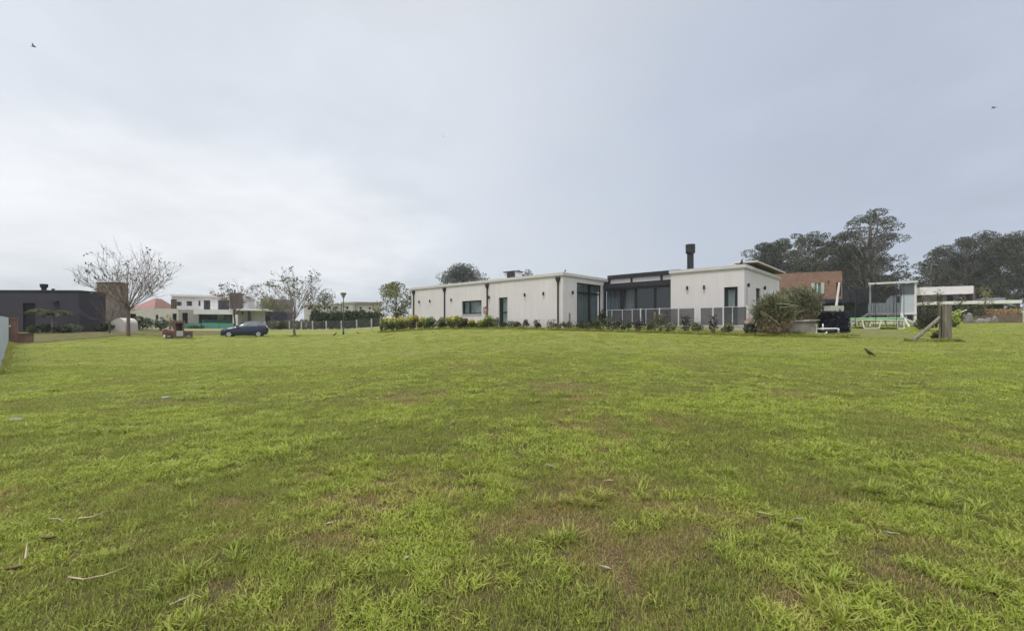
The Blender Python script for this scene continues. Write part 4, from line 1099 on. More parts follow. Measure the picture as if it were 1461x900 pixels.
# wire fence with pale posts, dark hedge behind it
Yf = 50.5
t = thing('wire_fence', 'long wire mesh fence with pale concrete posts along the road', 'fence', (0, 0, 0))
pp = [378, 396, 413, 430, 446, 465.5, 487, 509, 530, 543]
pts_ = [GP(p, Yf - .02 * i) for i, p in enumerate(pp)]
for p in pts_:
    mb = MB(); mb.box(p.x - .06, p.x + .06, p.y - .06, p.y + .06, p.z - .2, p.z + 1.05); mb.build('post', M['concrete_pale'], t)
for a, b in zip(pts_[:-1], pts_[1:]):
    mb = MB(); mb.face([(a.x, a.y, a.z + .05), (b.x, b.y, b.z + .05), (b.x, b.y, b.z + 1.0), (a.x, a.y, a.z + 1.0)]); mb.build('mesh_panel', M['wire'], t)
mb = MB()
for h_ in (.3, .65, 1.0):
    for a, b in zip(pts_[:-1], pts_[1:]): mb.path([(a.x, a.y - .07, a.z + h_), (b.x, b.y - .07, b.z + h_)], .006, 4)
mb.build('wire', M['anthracite'], t)
g0 = GP(517.5, 44); mb = MB(); mb.box(-.05, .05, -.05, .05, -.2, 1.0); mb.prism([(-.05, 1.0), (.05, 1.0), (0, 1.05)], 'y', -.05, .05)
g0 = GP(530, 41); tag(mb.build('marker_post', M['concrete_pale'], None, g0), 'short pale concrete post standing on the lawn between the lamp post and the yellowish hedge', 'post')

DK = ((.022, .034, .014), (.034, .048, .018), (.016, .024, .012)); MID = ((.045, .065, .022), (.06, .08, .03), (.03, .045, .018)); OL = ((.075, .085, .035), (.055, .068, .028), (.10, .10, .05))
def hedge(name, label, x0, x1, Y, ytop, n, cols, ls=.2, depth=1.6, wob=.35, cat='hedge'):
    a, b = GP(x0, Y), GP(x1, Y); zt = P(0, ytop, Y).z
    t = thing(name, label, cat, a)
    Lh = b.x - a.x; C = []; K = []; m_ = max(6, int(Lh / .9)); mb = MB()
    for i in range(m_):
        cx = Lh * (i + .5) / m_; hh = (zt - a.z) * random.uniform(1 - wob, 1.05)
        c = in_blob(n // m_, (cx, random.uniform(-.3, .3), hh * .5), (Lh / m_ * .85, depth / 2, hh * .52), .45); c[:, 2] = np.clip(c[:, 2], .02, None)
        C.append(c); K.append(pal(len(c), cols, .25) * random.uniform(.8, 1.2))
        mb.path([(cx, 0, -.1), (cx + .05, 0, hh * .7)], [.05, .02], 5)
    mb.build('stem', M['bark'], t)
    C = np.concatenate(C); leaf_obj('foliage', C, ls * rng.uniform(.6, 1.3, len(C)), np.concatenate(K), M['leaf_far'], t)
    return t
hedge('hedge', 'tall dark green hedge behind the wire fence, right of the lamp post', 447, 543, 55, 442, 13000, DK, .25, 2.2, .14)
hedge('hedge', 'lower brownish-green hedge behind the wire fence, left of the lamp post', 384, 452, 53, 453, 3600, ((.05, .052, .024), (.065, .06, .03), (.035, .04, .018)), .2)
hedge('hedge', 'small clipped green hedge in front of the pool glass of the modern white house', 271, 289, 68, 464, 700, DK, .2)

# birds on the grass, on the roofs and in the air
def bird(name, label, loc, rotz, L_, m, stance='stand', group=None, pitch=0.0, wing=(0, 0)):
    """body in one mesh from beak to tail; length L_ along local x"""
    k = L_
    mb = MB()
    if stance == 'stand':
        pts = [(.50, 0, .46), (.43, 0, .47), (.36, 0, .49), (.29, 0, .50), (.22, 0, .44), (.12, 0, .36), (0, 0, .29), (-.14, 0, .24), (-.28, 0, .17), (-.42, 0, .10), (-.54, 0, .05)]
        r_ = [.006, .022, .062, .078, .082, .12, .135, .115, .065, .04, .03]
    else:
        pts = [(.50, 0, 0), (.42, 0, .01), (.33, 0, .02), (.22, 0, .01), (.08, 0, 0), (-.1, 0, 0), (-.28, 0, .01), (-.42, 0, .02), (-.52, 0, .02)]
        r_ = [.006, .03, .065, .075, .105, .095, .05, .06, .07]
    mb.path([tuple(q * k for q in p) for p in pts], [q * k for q in r_], 10)
    if stance == 'stand':
        for sy in (-.05, .05):
            mb.path([(-.02 * k, sy * k, .22 * k), (-.05 * k, sy * k, .10 * k), (-.02 * k, sy * k, 0)], [.02 * k, .011 * k, .009 * k], 5)
            mb.path([(-.04 * k, sy * k, .006 * k), (.07 * k, sy * k, .006 * k)], [.008 * k, .004 * k], 4)
        for sy in (-1, 1):
            mb.path([(.14 * k, sy * .10 * k, .36 * k), (-.05 * k, sy * .125 * k, .29 * k), (-.25 * k, sy * .085 * k, .20 * k), (-.40 * k, sy * .03 * k, .13 * k)], [.04 * k, .06 * k, .045 * k, .012 * k], 6)
    o = mb.build(name, M[m], None, loc, rotz, smooth=True)
    if stance == 'fly':
        for sy, up in ((-1, wing[0]), (1, wing[1])):
            wv = [(.12, .05, .02), (.18, .35, .02 + up * .3), (.10, .75, .02 + up), (-.02, .95, .02 + up * 1.05), (-.08, .6, .02 + up * .75), (-.14, .3, .02 + up * .25), (-.12, .05, .02)]
            a = [Vector((x * k, sy * y * k, z * k)) for x, y, z in wv]; q = MB(); b = [p - Vector((0, 0, .02 * k)) for p in a]
            q.face(a); q.face(list(reversed(b)))
            for i in range(len(a)): q.face([a[i], b[i], b[(i + 1) % len(a)], a[(i + 1) % len(a)]])
            q.build('wing', M[m], o)
    o.rotation_euler.y = pitch
    if stance == 'stand': o.scale = (.92, 1.05, 1.35)
    return tag(o, label, 'bird', group)
bird('bird', 'brown bird standing upright on the lawn below the playhouse, tail to the right', GP(1240, 11.9) + Vector((0, 0, .015)), R(168), .31, 'bird_brown', group='birds on the lawn')
bird('bird', 'dark brown bird on the grass just left of the lamp post', GP(478, 36), R(8), .40, 'bird_brown', group='birds on the lawn')
bird('bird', 'pale brown bird on the grass just right of the lamp post', GP(510.5, 37), R(175), .36, 'bird_grey', group='birds on the lawn')
p_ = C1 + V * 3.0 * 0; bird('bird', 'small dark bird on the roof corner of the white house, above the drainpipe', (P(806.5, 0, 28.05).x, 28.05, FL + TOP), R(60), .26, 'bird_dark', group='birds on the roof')
p_ = C1 + U * uR1 + V * vR; bird('bird', 'larger black bird on the roof corner right of the tall chimney', (P(1059.5, 0, 24.5).x, 24.5, FL + TOP), R(25), .40, 'bird_dark', pitch=-.5, group='birds on the roof')
bird('bird', 'dark bird flying with raised wing in the upper left of the sky', P(48, 67, 42), R(30), .42, 'bird_dark', 'fly', 'birds in the sky', 0, (.35, .62))
bird('bird', 'dark bird gliding in the sky over the trees on the right', P(1418.5, 154, 44), R(-75), .42, 'bird_dark', 'fly', 'birds in the sky', 0, (.12, .28))
bird('bird', 'tiny distant bird high in the middle of the sky', P(632, 195, 120), R(20), .42, 'bird_dark', 'fly', 'birds in the sky', 0, (.3, .4))
bird('bird', 'tiny distant bird in mid sky, lower left of the other tiny one', P(605, 231, 130), R(60), .42, 'bird_dark', 'fly', 'birds in the sky', 0, (.3, .4))

# ------------------------------------------------------------------ trees
def at(px, Y, ytop): g = GP(px, Y); return g, P(px, ytop, Y).z - g.z
g, H = at(183, 31, 352); bare_tree('bare_tree', 'large nearly bare tree with upswept reddish branches beside the dark grey house', g, H, 6.7, 3, 520, 'nearly bare trees along the street', lsize=.17, trunk=.30, cnt=(38, 8, 3))
g, H = at(420, 36, 378); bare_tree('bare_tree', 'thin-leaved tree with a rounded crown and a short dark trunk left of the lamp post', g, H, 5.6, 11, 950, 'nearly bare trees along the street', leafc=((.075, .075, .03), (.10, .09, .045), (.05, .045, .03)), lsize=.19, trunk=.27, cnt=(26, 6, 3))
g, H = at(334, 46, 397); bare_tree('bare_tree', 'small thin-leaved tree behind the dark blue car', g, H, 5.4, 23, 420, 'nearly bare trees along the street', bark='bark', leafc=((.07, .06, .04), (.09, .07, .05)), lsize=.22, trunk=.34, cnt=(20, 5, 3))
g, H = at(156, 33.5, 425); bare_tree('bare_tree', 'little leafless tree in front of the right end of the dark grey house', g, H, 3.6, 31, 12, 'nearly bare trees along the street', bark='bark', trunk=.30, cnt=(16, 5, 3))
g, H = at(388, 62, 421); bare_tree('bare_tree', 'slim grey tree rising over the dark side wing of the modern white house', g, H, 5.0, 37, 160, 'nearly bare trees along the street', bark='bark', leafc=((.07, .07, .045), (.09, .08, .05)), lsize=.26, trunk=.3, cnt=(16, 5, 3))

g, H = at(566, 41, 403); clump_tree('small_tree', 'loose green tree at the left end of the white house', g, H, 4.2, 5, None, 'bark', ((.08, .09, .035), (.11, .11, .045), (.055, .065, .03), (.13, .12, .06)), 4600, .16, .28, 34, .8, cl=(.10, .19), leafmat='leaf')
g, H = at(464, 70, 418); clump_tree('round_tree', 'rounded greyish-green tree behind the small white house, left of the lamp post', g, H, 5.4, 6, None, 'bark', OL, 2600, .26, .2, 20, .8, cl=(.16, .26))
g, H = at(352, 88, 431); clump_tree('conifer', 'yellowish-brown conifer behind the porch of the modern white house', g, H, 3.6, 8, None, 'bark', ((.16, .13, .07), (.12, .10, .05)), 1500, .26, .1, 18, 1.0, cl=(.14, .22), profile='cone')
g, H = at(380, 100, 426); clump_tree('round_tree', 'broad dull green tree behind the modern white house, left of its dark side wing', g, H, 9, 9, None, 'bark', OL, 2600, .34, .2, 22, .7, cl=(.14, .22))
g, H = at(662, 95, 381); clump_tree('umbrella_tree', 'broad dome-shaped grey-green tree rising behind the white house roof', g, H, 13.0, 12, None, 'bark_pale', ((.048, .056, .045), (.06, .068, .056), (.038, .046, .04)), 15000, .32, .45, 74, .62, cl=(.11, .18), profile='dome')  # leaf colours greyed so distance haze is painted into the crown
g, H = at(741, 110, 385); clump_tree('round_tree', 'small tree top behind the white box on the house roof', g, H, 4.0, 14, None, 'bark', ((.035, .045, .035), (.05, .06, .045)), 1600, .36, .4, 16, .8, cl=(.2, .3))
g, H = at(754, 112, 384.5); clump_tree('round_tree', 'lower tree top just right of the white box on the house roof', g, H, 4.4, 15, None, 'bark', ((.06, .07, .055), (.045, .055, .04)), 1600, .36, .4, 16, .8, cl=(.2, .3))

EU = ((.026, .034, .019), (.035, .043, .022), (.019, .025, .016), (.045, .048, .027))
GE = 'eucalyptus trees behind the houses'
def euc(px, Y, ytop, W, seed, label, **kw):
    g, H = at(px, Y, ytop)
    a = dict(nl=14500, ls=.31, clear=.25, nclump=58, flat=.5, cl=(.085, .15)); a.update(kw)
    return clump_tree('eucalyptus', label, g, H, W, seed, GE, 'bark_pale', EU, **a)
euc(1241, 92, 299, 12, 41, 'tallest eucalyptus with an airy layered crown and pale trunk, right of the brick house', profile='umbrella', nclump=104, nl=19000, cl=(.09, .17), clear=.12)
euc(1085, 100, 347, 13, 42, 'eucalyptus at the left end of the dark grove, just over the white house roof', flat=.6)
euc(1112, 104, 342, 14, 43, 'eucalyptus with a broad dark crown, second from the left end of the grove')
euc(1140, 98, 333, 13, 44, 'eucalyptus with a peaked top above the left part of the brick house', profile='umbrella')
euc(1166, 102, 331, 13, 45, 'eucalyptus with a small rounded top above the middle of the brick house', profile='umbrella')
euc(1190, 106, 345, 13, 46, 'lower eucalyptus in the dip of the grove above the white shutters')
euc(1210, 98, 330, 15, 47, 'wide eucalyptus leaning against the tallest tree on its left side')
euc(1226, 108, 352, 14, 48, 'shorter dark eucalyptus behind the left foot of the tallest tree')
euc(1264, 112, 394, 10, 49, 'low dark eucalyptus at the right foot of the tallest tree', nclump=40)
euc(1331, 100, 366, 8, 50, 'thin sparse eucalyptus standing before the right hand grove', nclump=34, nl=2600, cl=(.08, .16))
euc(1346, 104, 352, 13, 51, 'leftmost dense eucalyptus of the right hand grove')
euc(1372, 98, 338, 14, 52, 'eucalyptus of the right hand grove above the long white roof slab')
euc(1400, 100, 331, 15, 53, 'tall dark eucalyptus of the right hand grove, highest of that grove')
euc(1428, 96, 338, 15, 54, 'eucalyptus above the right end of the lower white roof slab')
euc(1452, 92, 332, 16, 55, 'dark eucalyptus cut by the right edge of the picture')
euc(1482, 90, 336, 16, 56, 'dark eucalyptus just beyond the right edge of the picture')
euc(1415, 120, 356, 20, 57, 'wide back-row eucalyptus filling the right hand grove', clear=.1)
euc(1365, 122, 368, 18, 58, 'low back-row eucalyptus behind the left part of the right hand grove', clear=.1)
for i, (px, Y, yt, W_) in enumerate(((1100, 125, 372, 22), (1150, 126, 366, 24), (1205, 128, 368, 24), (1246, 130, 388, 14))):
    euc(px, Y, yt, W_, 60 + i, ('wide low eucalyptus filling the grove behind the white house roof', 'wide low eucalyptus filling the grove behind the brick house', 'wide low eucalyptus filling the grove left of the tallest tree', 'low bushy eucalyptus filling the gap under the tallest tree')[i], clear=.05, nclump=60)
for i, (px, Y, yt) in enumerate(((1283, 150, 397), (1300, 160, 398), (1316, 150, 393))):
    euc(px, Y, yt, 13, 70 + i, ('small far tree just over the left half of the playhouse roof', 'small far tree just over the right end of the playhouse roof', 'small far tree between the playhouse and the right hand grove')[i], nclump=24, nl=1800, ls=.5, clear=.1, cl=(.14, .22))

# ------------------------------------------------------------------ shrubs on the left
g = GP(75, 33.2)
t = thing('palm', 'young palm with arching fronds in front of the dark grey house', 'palm', g)
Hp = P(0, 447, 33.2).z - g.z
mb = MB(); mb.path([(0, 0, -.1), (.02, 0, Hp * .5), (0, 0, Hp)], [.11, .09, .08], 8); mb.build('trunk', M['bark_pale'], t)
C = []; D = []; mbf = MB()
for i in range(13):
    a = i * 2.4; ln = random.uniform(1.2, 1.75); dx, dy = math.cos(a), math.sin(a) * .8
    rise = random.uniform(.1, .5)
    q = [Vector((dx * ln * f, dy * ln * f, Hp + rise * math.sin(f * 2.2) - .35 * f * f)) for f in np.linspace(0, 1, 9)]
    mbf.path(q, [.02] * 8 + [.004], 4)
    for j in range(1, 9):
        for s_ in (-1, 1):
            for m_ in range(3):
                b = q[j - 1].lerp(q[j], m_ / 3); C.append(tuple(b + Vector((-dy * s_ * .13, dx * s_ * .13, -.07)))); D.append((-dy * s_ + dx * .6, dx * s_ + dy * .6, -.45))
mbf.build('frond_stalk', mat('green_stalk', (.07, .085, .035), .7, .2, 5), t)
leaf_obj('fronds', C, np.full(len(C), .34), pal(len(C), ((.036, .048, .018), (.048, .056, .022), (.026, .036, .013)), .15), M['leaf'], t, .16, direc=D)

def S(px, Y, wpx, ytop, cols, label, n=420, ls=.14, seed=0, group=None, name='shrub', **kw):
    g = GP(px, Y); return shrub(name, label, g, PH(wpx, Y), max(.2, P(0, ytop, Y).z - g.z), cols, n, ls, seed or int(px * 7), group, **kw)
GL = 'shrubs along the dark grey house'
S(51, 33.2, 26, 464, MID, 'green shrub at the foot of the black doorway', 500, .16, group=GL)
S(67, 33.4, 26, 461, DK, 'dark green shrub just left of the young palm', 500, .16, group=GL)
S(88, 33.4, 26, 464, DK, 'dark green shrub just right of the young palm', 500, .16, group=GL)
S(103, 33.6, 26, 461, ((.05, .07, .04), (.07, .09, .05)), 'greyer shrub at the right end of the bed by the palm', 450, .16, group=GL)
S(147, 36, 22, 460, DK, 'dark shrub at the right corner of the dark grey house', 500, .18, group=GL)
GW = 'shrubs before the red roofed house'
S(201, 44, 27, 449, ((.05, .065, .03), (.04, .055, .03), (.065, .075, .04)), 'round dark green bush right of the big bare tree trunk', 900, .22, group=GW)
S(229, 46, 22, 452, ((.05, .06, .03), (.035, .045, .022), (.12, .13, .11)), 'tall loose bush behind the dark red brick pier', 700, .2, group=GW)
S(243, 50, 12, 449, ((.20, .19, .12), (.14, .14, .08)), 'pale straw-coloured bush in front of the white house wall left of the brick mailbox', 400, .2, group=GW)
S(399, 50, 18, 457, ((.03, .04, .02), (.045, .05, .025)), 'low dark bush against the dark side wing of the modern house', 450, .2)
# ------------------------------------------------------------------ the long row of shrubs before the white house
def row_at(px):
    k = (px - HX) / F; t_ = (k * ROW_A[1] - ROW_A[0]) / (ROW_D[0] - k * ROW_D[1])
    return ROW_A[0] + ROW_D[0] * t_, ROW_A[1] + ROW_D[1] * t_
YL = ((.34, .31, .035), (.44, .38, .05), (.26, .26, .035), (.17, .20, .03)); GR = ((.030, .045, .014), (.045, .06, .02), (.02, .028, .012), (.07, .09, .02))
RD = ((.05, .032, .022), (.035, .04, .018), (.075, .05, .03))
GH = 'yellow-topped shrubs of the hedge row'
hedge_row = [(550, 13, 452, 'yellow-topped shrub at the left end of the row, beside the wooden post', YL, GR), (561, 13, 451, 'yellow-topped shrub second from the left end of the row', YL, GR),
 (572, 13, 452, 'yellow-topped shrub third from the left end of the row', YL, GR), (583, 13, 450, 'yellow-topped shrub with a dark base left of the leftmost drainpipe', YL, GR),
 (592, 14, 449, 'brownish-leaved tall shrub in front of the leftmost drainpipe', ((.20, .17, .05), (.30, .26, .05)), RD), (603, 14, 452, 'yellow-topped shrub just right of the leftmost drainpipe', YL, GR),
 (613, 14, 452, 'dark green shrub with a few yellow leaves at the gap in the row', ((.14, .16, .05), (.08, .11, .04)), GR), (630, 10, 453, 'pale thin shrub with grey-green leaves at the gap under the second drainpipe', ((.20, .22, .12), (.14, .16, .08)), OL),
 (640, 17, 451, 'broad yellow and dark green shrub right of the second drainpipe', YL, GR), (652, 14, 450, 'yellow-topped shrub under the left side of the black-framed window', YL, GR),
 (662, 12, 453, 'shrub with dark reddish lower leaves under the black-framed window', ((.14, .14, .04), (.09, .10, .03)), RD), (673, 11, 456, 'small rounded yellow-green shrub standing alone under the right side of the window', YL, MID),
 (686.5, 13, 456, 'dark shrub with yellow flecks left of the third drainpipe', YL, GR), (698, 15, 450, 'tallest yellow-green shrub in front of the third drainpipe', ((.22, .24, .05), (.15, .18, .04)), MID)]
for px, wpx, yt, lab, top, low_ in hedge_row:
    x, y = row_at(px); y += random.uniform(-.15, .35); g = Vector((x, y, gz(x, y)))
    shrub('hedge_shrub', lab, g, PH(wpx, y) * 1.35, (P(0, yt, y).z - g.z) * 1.06, low_, 820, .14, int(px), GH, 'shrub', top, 4, .10, 7, .5)
# red-leaved young maple by the window
x, y = row_at(691); y += 1.3; g = Vector((x, y, gz(x, y)))
t = thing('young_tree', 'thin young tree with pinkish red leaves in front of the wall by the third drainpipe', 'young tree', g); hh = P(0, 437, y).z - g.z
mb = MB(); mb.path([(0, 0, -.1), (.03, 0, hh * .6), (0, 0, hh)], [.025, .018, .006], 5); mb.build('trunk', M['bark'], t)
c = in_blob(150, (0, 0, hh * .80), (.24, .24, hh * .20), .2); leaf_obj('crown', c, .12 * rng.uniform(.6, 1.2, 150), pal(150, ((.21, .10, .085), (.25, .14, .12), (.16, .08, .06))), M['leaf'], t)
GS = 'young shrubs planted in the row'
LIGHT = ((.075, .085, .04), (.055, .07, .03), (.11, .11, .06)); DARK = ((.02, .028, .014), (.034, .04, .02), (.05, .055, .03)); PUR = ((.035, .024, .022), (.05, .035, .028), (.03, .034, .018))
young = [(709, 453, 9, LIGHT, 'thin light green young shrub just right of the tallest yellow-green shrub'), (720, 459, 10, DARK, 'dark low shrub right in front of the glazed door of the left wing'),
 (730, 457, 10, LIGHT, 'loose young shrub just right of the glazed door of the left wing'), (738, 458, 8, DARK, 'slim dark young shrub second to the right of the glazed door'),
 (748, 456, 10, PUR, 'purplish young shrub with a pointed tip below the wall lamp nearest the glazed door'), (767, 457, 10, DARK, 'young shrub alone on the blank wall between two wall lamps'),
 (788, 455, 10, LIGHT, 'spindly light young shrub just left of the rightmost drainpipe'), (803, 459, 10, LIGHT, 'low loose young shrub at the corner of the white house'),
 (813, 457, 10, LIGHT, 'young shrub tied to the wooden stake beside the patio window'), (828, 457, 11, DARK, 'dark young shrub under the left side of the patio window'),
 (841, 457, 13, DARK, 'wider dark shrub under the middle of the patio window'), (853, 455, 11, MID, 'green young shrub under the right side of the patio window'),
 (866, 448, 17, ((.045, .055, .03), (.07, .08, .045), (.03, .036, .02)), 'largest bushy shrub of the young row at the left end of the pool fence'), (882, 453, 13, DARK, 'dark shrub just right of the largest bushy one'),
 (897, 459, 13, DARK, 'low dark shrub in front of the second wide post of the pool fence'), (911, 455, 14, PUR, 'dark purplish shrub before the black glazed link, with a bushy head'),
 (927, 459, 9, MID, 'small green shrub left of the tall reddish one before the black glazed link'), (942, 445, 15, ((.06, .065, .03), (.075, .05, .035), (.04, .045, .02)), 'tall reddish-green shrub at the right end of the black glazed link'),
 (957, 460, 15, LIGHT, 'low spreading shrub at the left edge of the right wing'), (980, 447, 11, PUR, 'tall thin young shrub below the left lamp of the right wing'),
 (998, 460, 12, LIGHT, 'low open shrub below the right lamp of the right wing'), (1018, 448, 8, PUR, 'tall single-stemmed young shrub just left of the right wing door'), (1038, 461, 13, OL, 'low dry-looking shrub in front of the right wing door')]
for px, yt, wpx, cols, lab in young:
    x, y = row_at(px); y += random.uniform(-.1, .3); g = Vector((x, y, gz(x, y))); hh = P(0, yt, y).z - g.z
    shrub('young_shrub', lab, g, PH(wpx, y) * random.uniform(1.2, 1.6), hh * random.uniform(.95, 1.12), cols, int(80 + wpx * 15), .115, int(px), GS, 'shrub', None, 5, random.uniform(.05, .28), random.choice((4, 5, 7)), .6, spread=random.uniform(.8, 1.3))
g = GP(858, 29.0); shrub('shrub', 'dark evergreen bush behind the row at the right edge of the patio window', g, .75, P(0, 439, 29).z - g.z, DARK, 700, .12, 3, None)
for px, yt, lab in ((813, 446, 'wooden stake beside the patio window of the white house'), (935, 445, 'pale wooden stake beside the tall reddish-green shrub')):
    x, y = row_at(px); y += .1; g = Vector((x, y, gz(x, y))); hh = P(0, yt, y).z - g.z; mb = MB()
    mb.prism([(-.05, -.2), (.05, -.2), (.05, hh - .05), (.02, hh), (-.03, hh - .02), (-.05, hh - .07)], 'y', -.03, .03); tag(mb.build('stake', M['wood_old'], None, g), lab, 'stake', 'stakes in the shrub row')
x, y = row_at(544); g = Vector((x, y, gz(x, y))); mb = MB(); hh = P(0, 451, y).z - g.z
mb.path([(0, 0, -.2), (.01, 0, hh * .5), (-.01, 0, hh)], [.1, .095, .085], 8); tag(mb.build('fence_post', M['wood_old'], None, g), 'weathered wooden post at the left end of the yellow-topped shrubs', 'post')
for i, (px, w_, lab) in enumerate(((556, .35, 'pale stone lying between the leftmost shrubs of the row'), (594, .38, 'pale stone in the bed under the leftmost drainpipe'), (624, .5, 'pale flat stone lying in the gap of the shrub row'))):
    x, y = row_at(px); g = Vector((x, y - .1, gz(x, y - .1))); mb = MB(); mb.lathe([(w_ * .4, -.05), (w_ * .5, .03), (w_ * .42, .12), (w_ * .2, .17)], (0, 0, 0), 9); mb.v = [(a * random.uniform(.85, 1.15), b * .7, c) for a, b, c in mb.v]
    tag(mb.build('stone', M['concrete_pale'], None, g, random.random()), lab, 'stone', 'stones in the shrub bed')

# ------------------------------------------------------------------ reeds, tank and pump on the right
g = GP(1071, 21.6); t = thing('hydrangea', 'bush with pale pink flower heads over dark leaves left of the reeds', 'hydrangea', g)
k = 21.6 / F; hh = P(0, 452, 21.6).z - g.z
c = np.concatenate([in_blob(420, (0, 0, hh * .33), (.34, .3, hh * .36), .4), in_blob(140, (.1, .05, hh * .55), (.3, .25, hh * .2), .4)]); c[:, 2] = np.clip(c[:, 2], .02, None)
leaf_obj('foliage', c, .11 * rng.uniform(.6, 1.3, len(c)), pal(len(c), DARK, .3), M['leaf'], t, .65)
mb = MB()
for i in range(7): a = i * 2.4; mb.path([(0, 0, -.05), (.16 * math.cos(a), .16 * math.sin(a), hh * .7)], [.014, .008], 4)
mb.build('stem', M['bark'], t)
for dx, dz, r_ in ((-.22, .72, .13), (-.08, .86, .12), (.03, .70, .13), (-.16, .98 - .1, .09), (.14, .66, .10)):
    c = in_blob(110, (dx, -.12, hh * dz), (r_, r_, r_ * .8), .6); leaf_obj('flower_head', c, .05 * rng.uniform(.7, 1.2, 110), pal(110, ((.62, .50, .46), (.70, .60, .56), (.55, .40, .38)), .1), M['petal'], t, .9)

def reeds(name, label, g, W, H, n, seed):
    r = random.Random(seed); t = thing(name, label, 'reeds', g)
    mb = MB(); C = []; D = []; Kc = []; S_ = []
    for i in range(n):
        a = r.random() * 6.283; q = math.sqrt(r.random()) * W * .42
        bx, by = q * math.cos(a), q * math.sin(a) * .55
        h = H * r.uniform(.62, 1.0) * (1 - .30 * (abs(bx) / (W * .5)) ** 2)
        lx, ly = bx * r.uniform(.2, .9) + r.gauss(0, .14), by * .4 + r.gauss(0, .1)
        p0, p1, p2 = Vector((bx, by, -.05)), Vector((bx + lx * .45, by + ly * .45, h * .55)), Vector((bx + lx, by + ly, h * .96))
        mb.col = r.choice(((.21, .16, .10), (.28, .23, .15), (.14, .11, .07)))
        mb.path([p0, p1, p2], [.013, .010, .004], 4, cap=False)
        for j in range(15):
            f = r.uniform(.12, 1); b = p0.lerp(p1, f * 2) if f < .5 else p1.lerp(p2, f * 2 - 1)
            aa = r.random() * 6.283; C.append((b.x + .12 * math.cos(aa), b.y + .12 * math.sin(aa), b.z + .04)); D.append((math.cos(aa) * .7, math.sin(aa) * .7, r.uniform(.3, 1.3) if r.random() < .8 else -.9))
            dryp = 1 - sstep(.28, .55, f + r.gauss(0, .10))
            Kc.append(r.choice(((.20, .155, .10), (.27, .22, .14), (.12, .095, .06))) if r.random() < dryp else r.choice(((.075, .085, .045), (.095, .105, .055), (.05, .062, .03), (.135, .13, .08)))); S_.append(r.uniform(.30, .52))
    mb.build('canes', M['leaf_far'], t, color=True)
    leaf_obj('blades', C, np.array(S_), np.array(Kc) * rng.uniform(.75, 1.25, (len(Kc), 1)), M['leaf'], t, .10, direc=D)
    return t
Yr = 21.2; g = GP(1104, Yr)
rd = reeds('reeds', 'tall clump of reeds, green above and dry brown below, left of the concrete tank', g, PH(44, Yr), P(0, 416, Yr).z - g.z, 330, 5)
Yr2 = 22.8; g = GP(1137, Yr2)
reeds('reeds', 'tall clump of green reeds growing behind the concrete tank', g, PH(50, Yr2), P(0, 403, Yr2).z - g.z, 330, 9)
for i, (a, b, lab) in enumerate((((1086, 444), (1112, 463), 'long pale broken cane slanting across the reeds'), ((1086, 447), (1098, 458), 'short pale broken cane below the longer one in the reeds'), ((1108, 433), (1140, 437), 'bent straw-coloured cane lying across the green reeds'))):
    p, q = P(*a, 20.2), P(*b, 20.4); mb = MB(); mb.path([p, p.lerp(q, .5) + Vector((0, -.03, .03)), q], [.013, .016, .012], 6); tag(mb.build('broken_cane', M['straw'], None), lab, 'cane', 'broken canes in the reeds')

Yt = 21.3; g = GP(1140, Yt); k = Yt / F; hh = P(0, 458.5, Yt).z - g.z
t = thing('concrete_tank', 'rough grey concrete tank wall with a thin lid between the reeds and the white pipes', 'tank', g)
mb = MB(); mb.box(-23 * k, 22 * k, 0, .14, -.3, hh); mb.box(-23 * k, -23 * k + .14, .142, 1.2, -.3, hh); mb.box(22 * k - .14, 22 * k, .142, 1.2, -.3, hh); mb.build('tank_wall', M['concrete'], t)
mb = MB(); mb.box(-24 * k, 23 * k, -.06, .6, hh + .003, hh + .05); mb.box(14 * k, 28 * k, -.1, .4, hh + .053, hh + .085); mb.build('lid', M['concrete_pale'], t)
for i, (px, wpx, yt, lab) in enumerate(((1141, 18, 471, 'tuft of weeds growing against the concrete tank'), (1122, 14, 471, 'tuft of weeds between the concrete tank and the dry reeds'))):
    S(px, Yt - .3, wpx, yt, ((.08, .11, .03), (.06, .085, .025), (.13, .13, .06)), lab, 240, .12, 40 + i, 'weeds by the tank', 'weeds', cat='weeds', stems=2, lift=.1, aspect=.25)

Yp = 21.4; t = thing('pool_pump_pipes', 'white plastic pump pipes with elbows between the concrete tank and the dark hedge block', 'pipes', GP(1178, Yp)); o = t.location.copy(); k = Yp / F
L_ = lambda px, py, dy=0: P(px, py, Yp + dy) - o
mb = MB(); rr = .032
for pl in ([(1163, 463.5), (1164.5, 464.5), (1164.5, 474.5), (1166, 476), (1177, 476), (1180, 473.5)], [(1166, 469), (1194, 468.5), (1196, 470), (1196.5, 475)], [(1174, 469), (1174, 462)]):
    mb.path([L_(*p) for p in pl], rr, 8)
mb.path([L_(1160, 463, .3), L_(1164.4, 463.4)], rr, 8)
mb.build('pipe', M['pvc'], t, smooth=True)
mb = MB()
for p in ((1164.5, 474.6), (1196, 469.6), (1174, 468.8)): mb.lathe([(.044, -.05), (.048, -.03), (.048, .03), (.044, .05)], tuple(L_(*p)), 10)
mb.build('elbow', M['pvc'], t)
mb = MB(); mb.path([L_(1169, 472.5, .25), L_(1190, 472.5, .25)], .10, 12); mb.path([L_(1169, 476, .25), L_(1192, 476.5, .25)], .05, 8); mb.build('pump', M['black'], t)
Yk = 22.3; g = GP(1189, Yk); k = Yk / F; hh = P(0, 445, Yk).z - g.z; W_ = PH(33, Yk)
t = thing('dark_hedge', 'square dark climber-covered block beside the white pump pipes', 'hedge', g)
mb = MB(); mb.box(-W_ * .40, W_ * .44, -.28, .42, .0, hh * .94); mb.build('frame', M['black'], t)
C = []
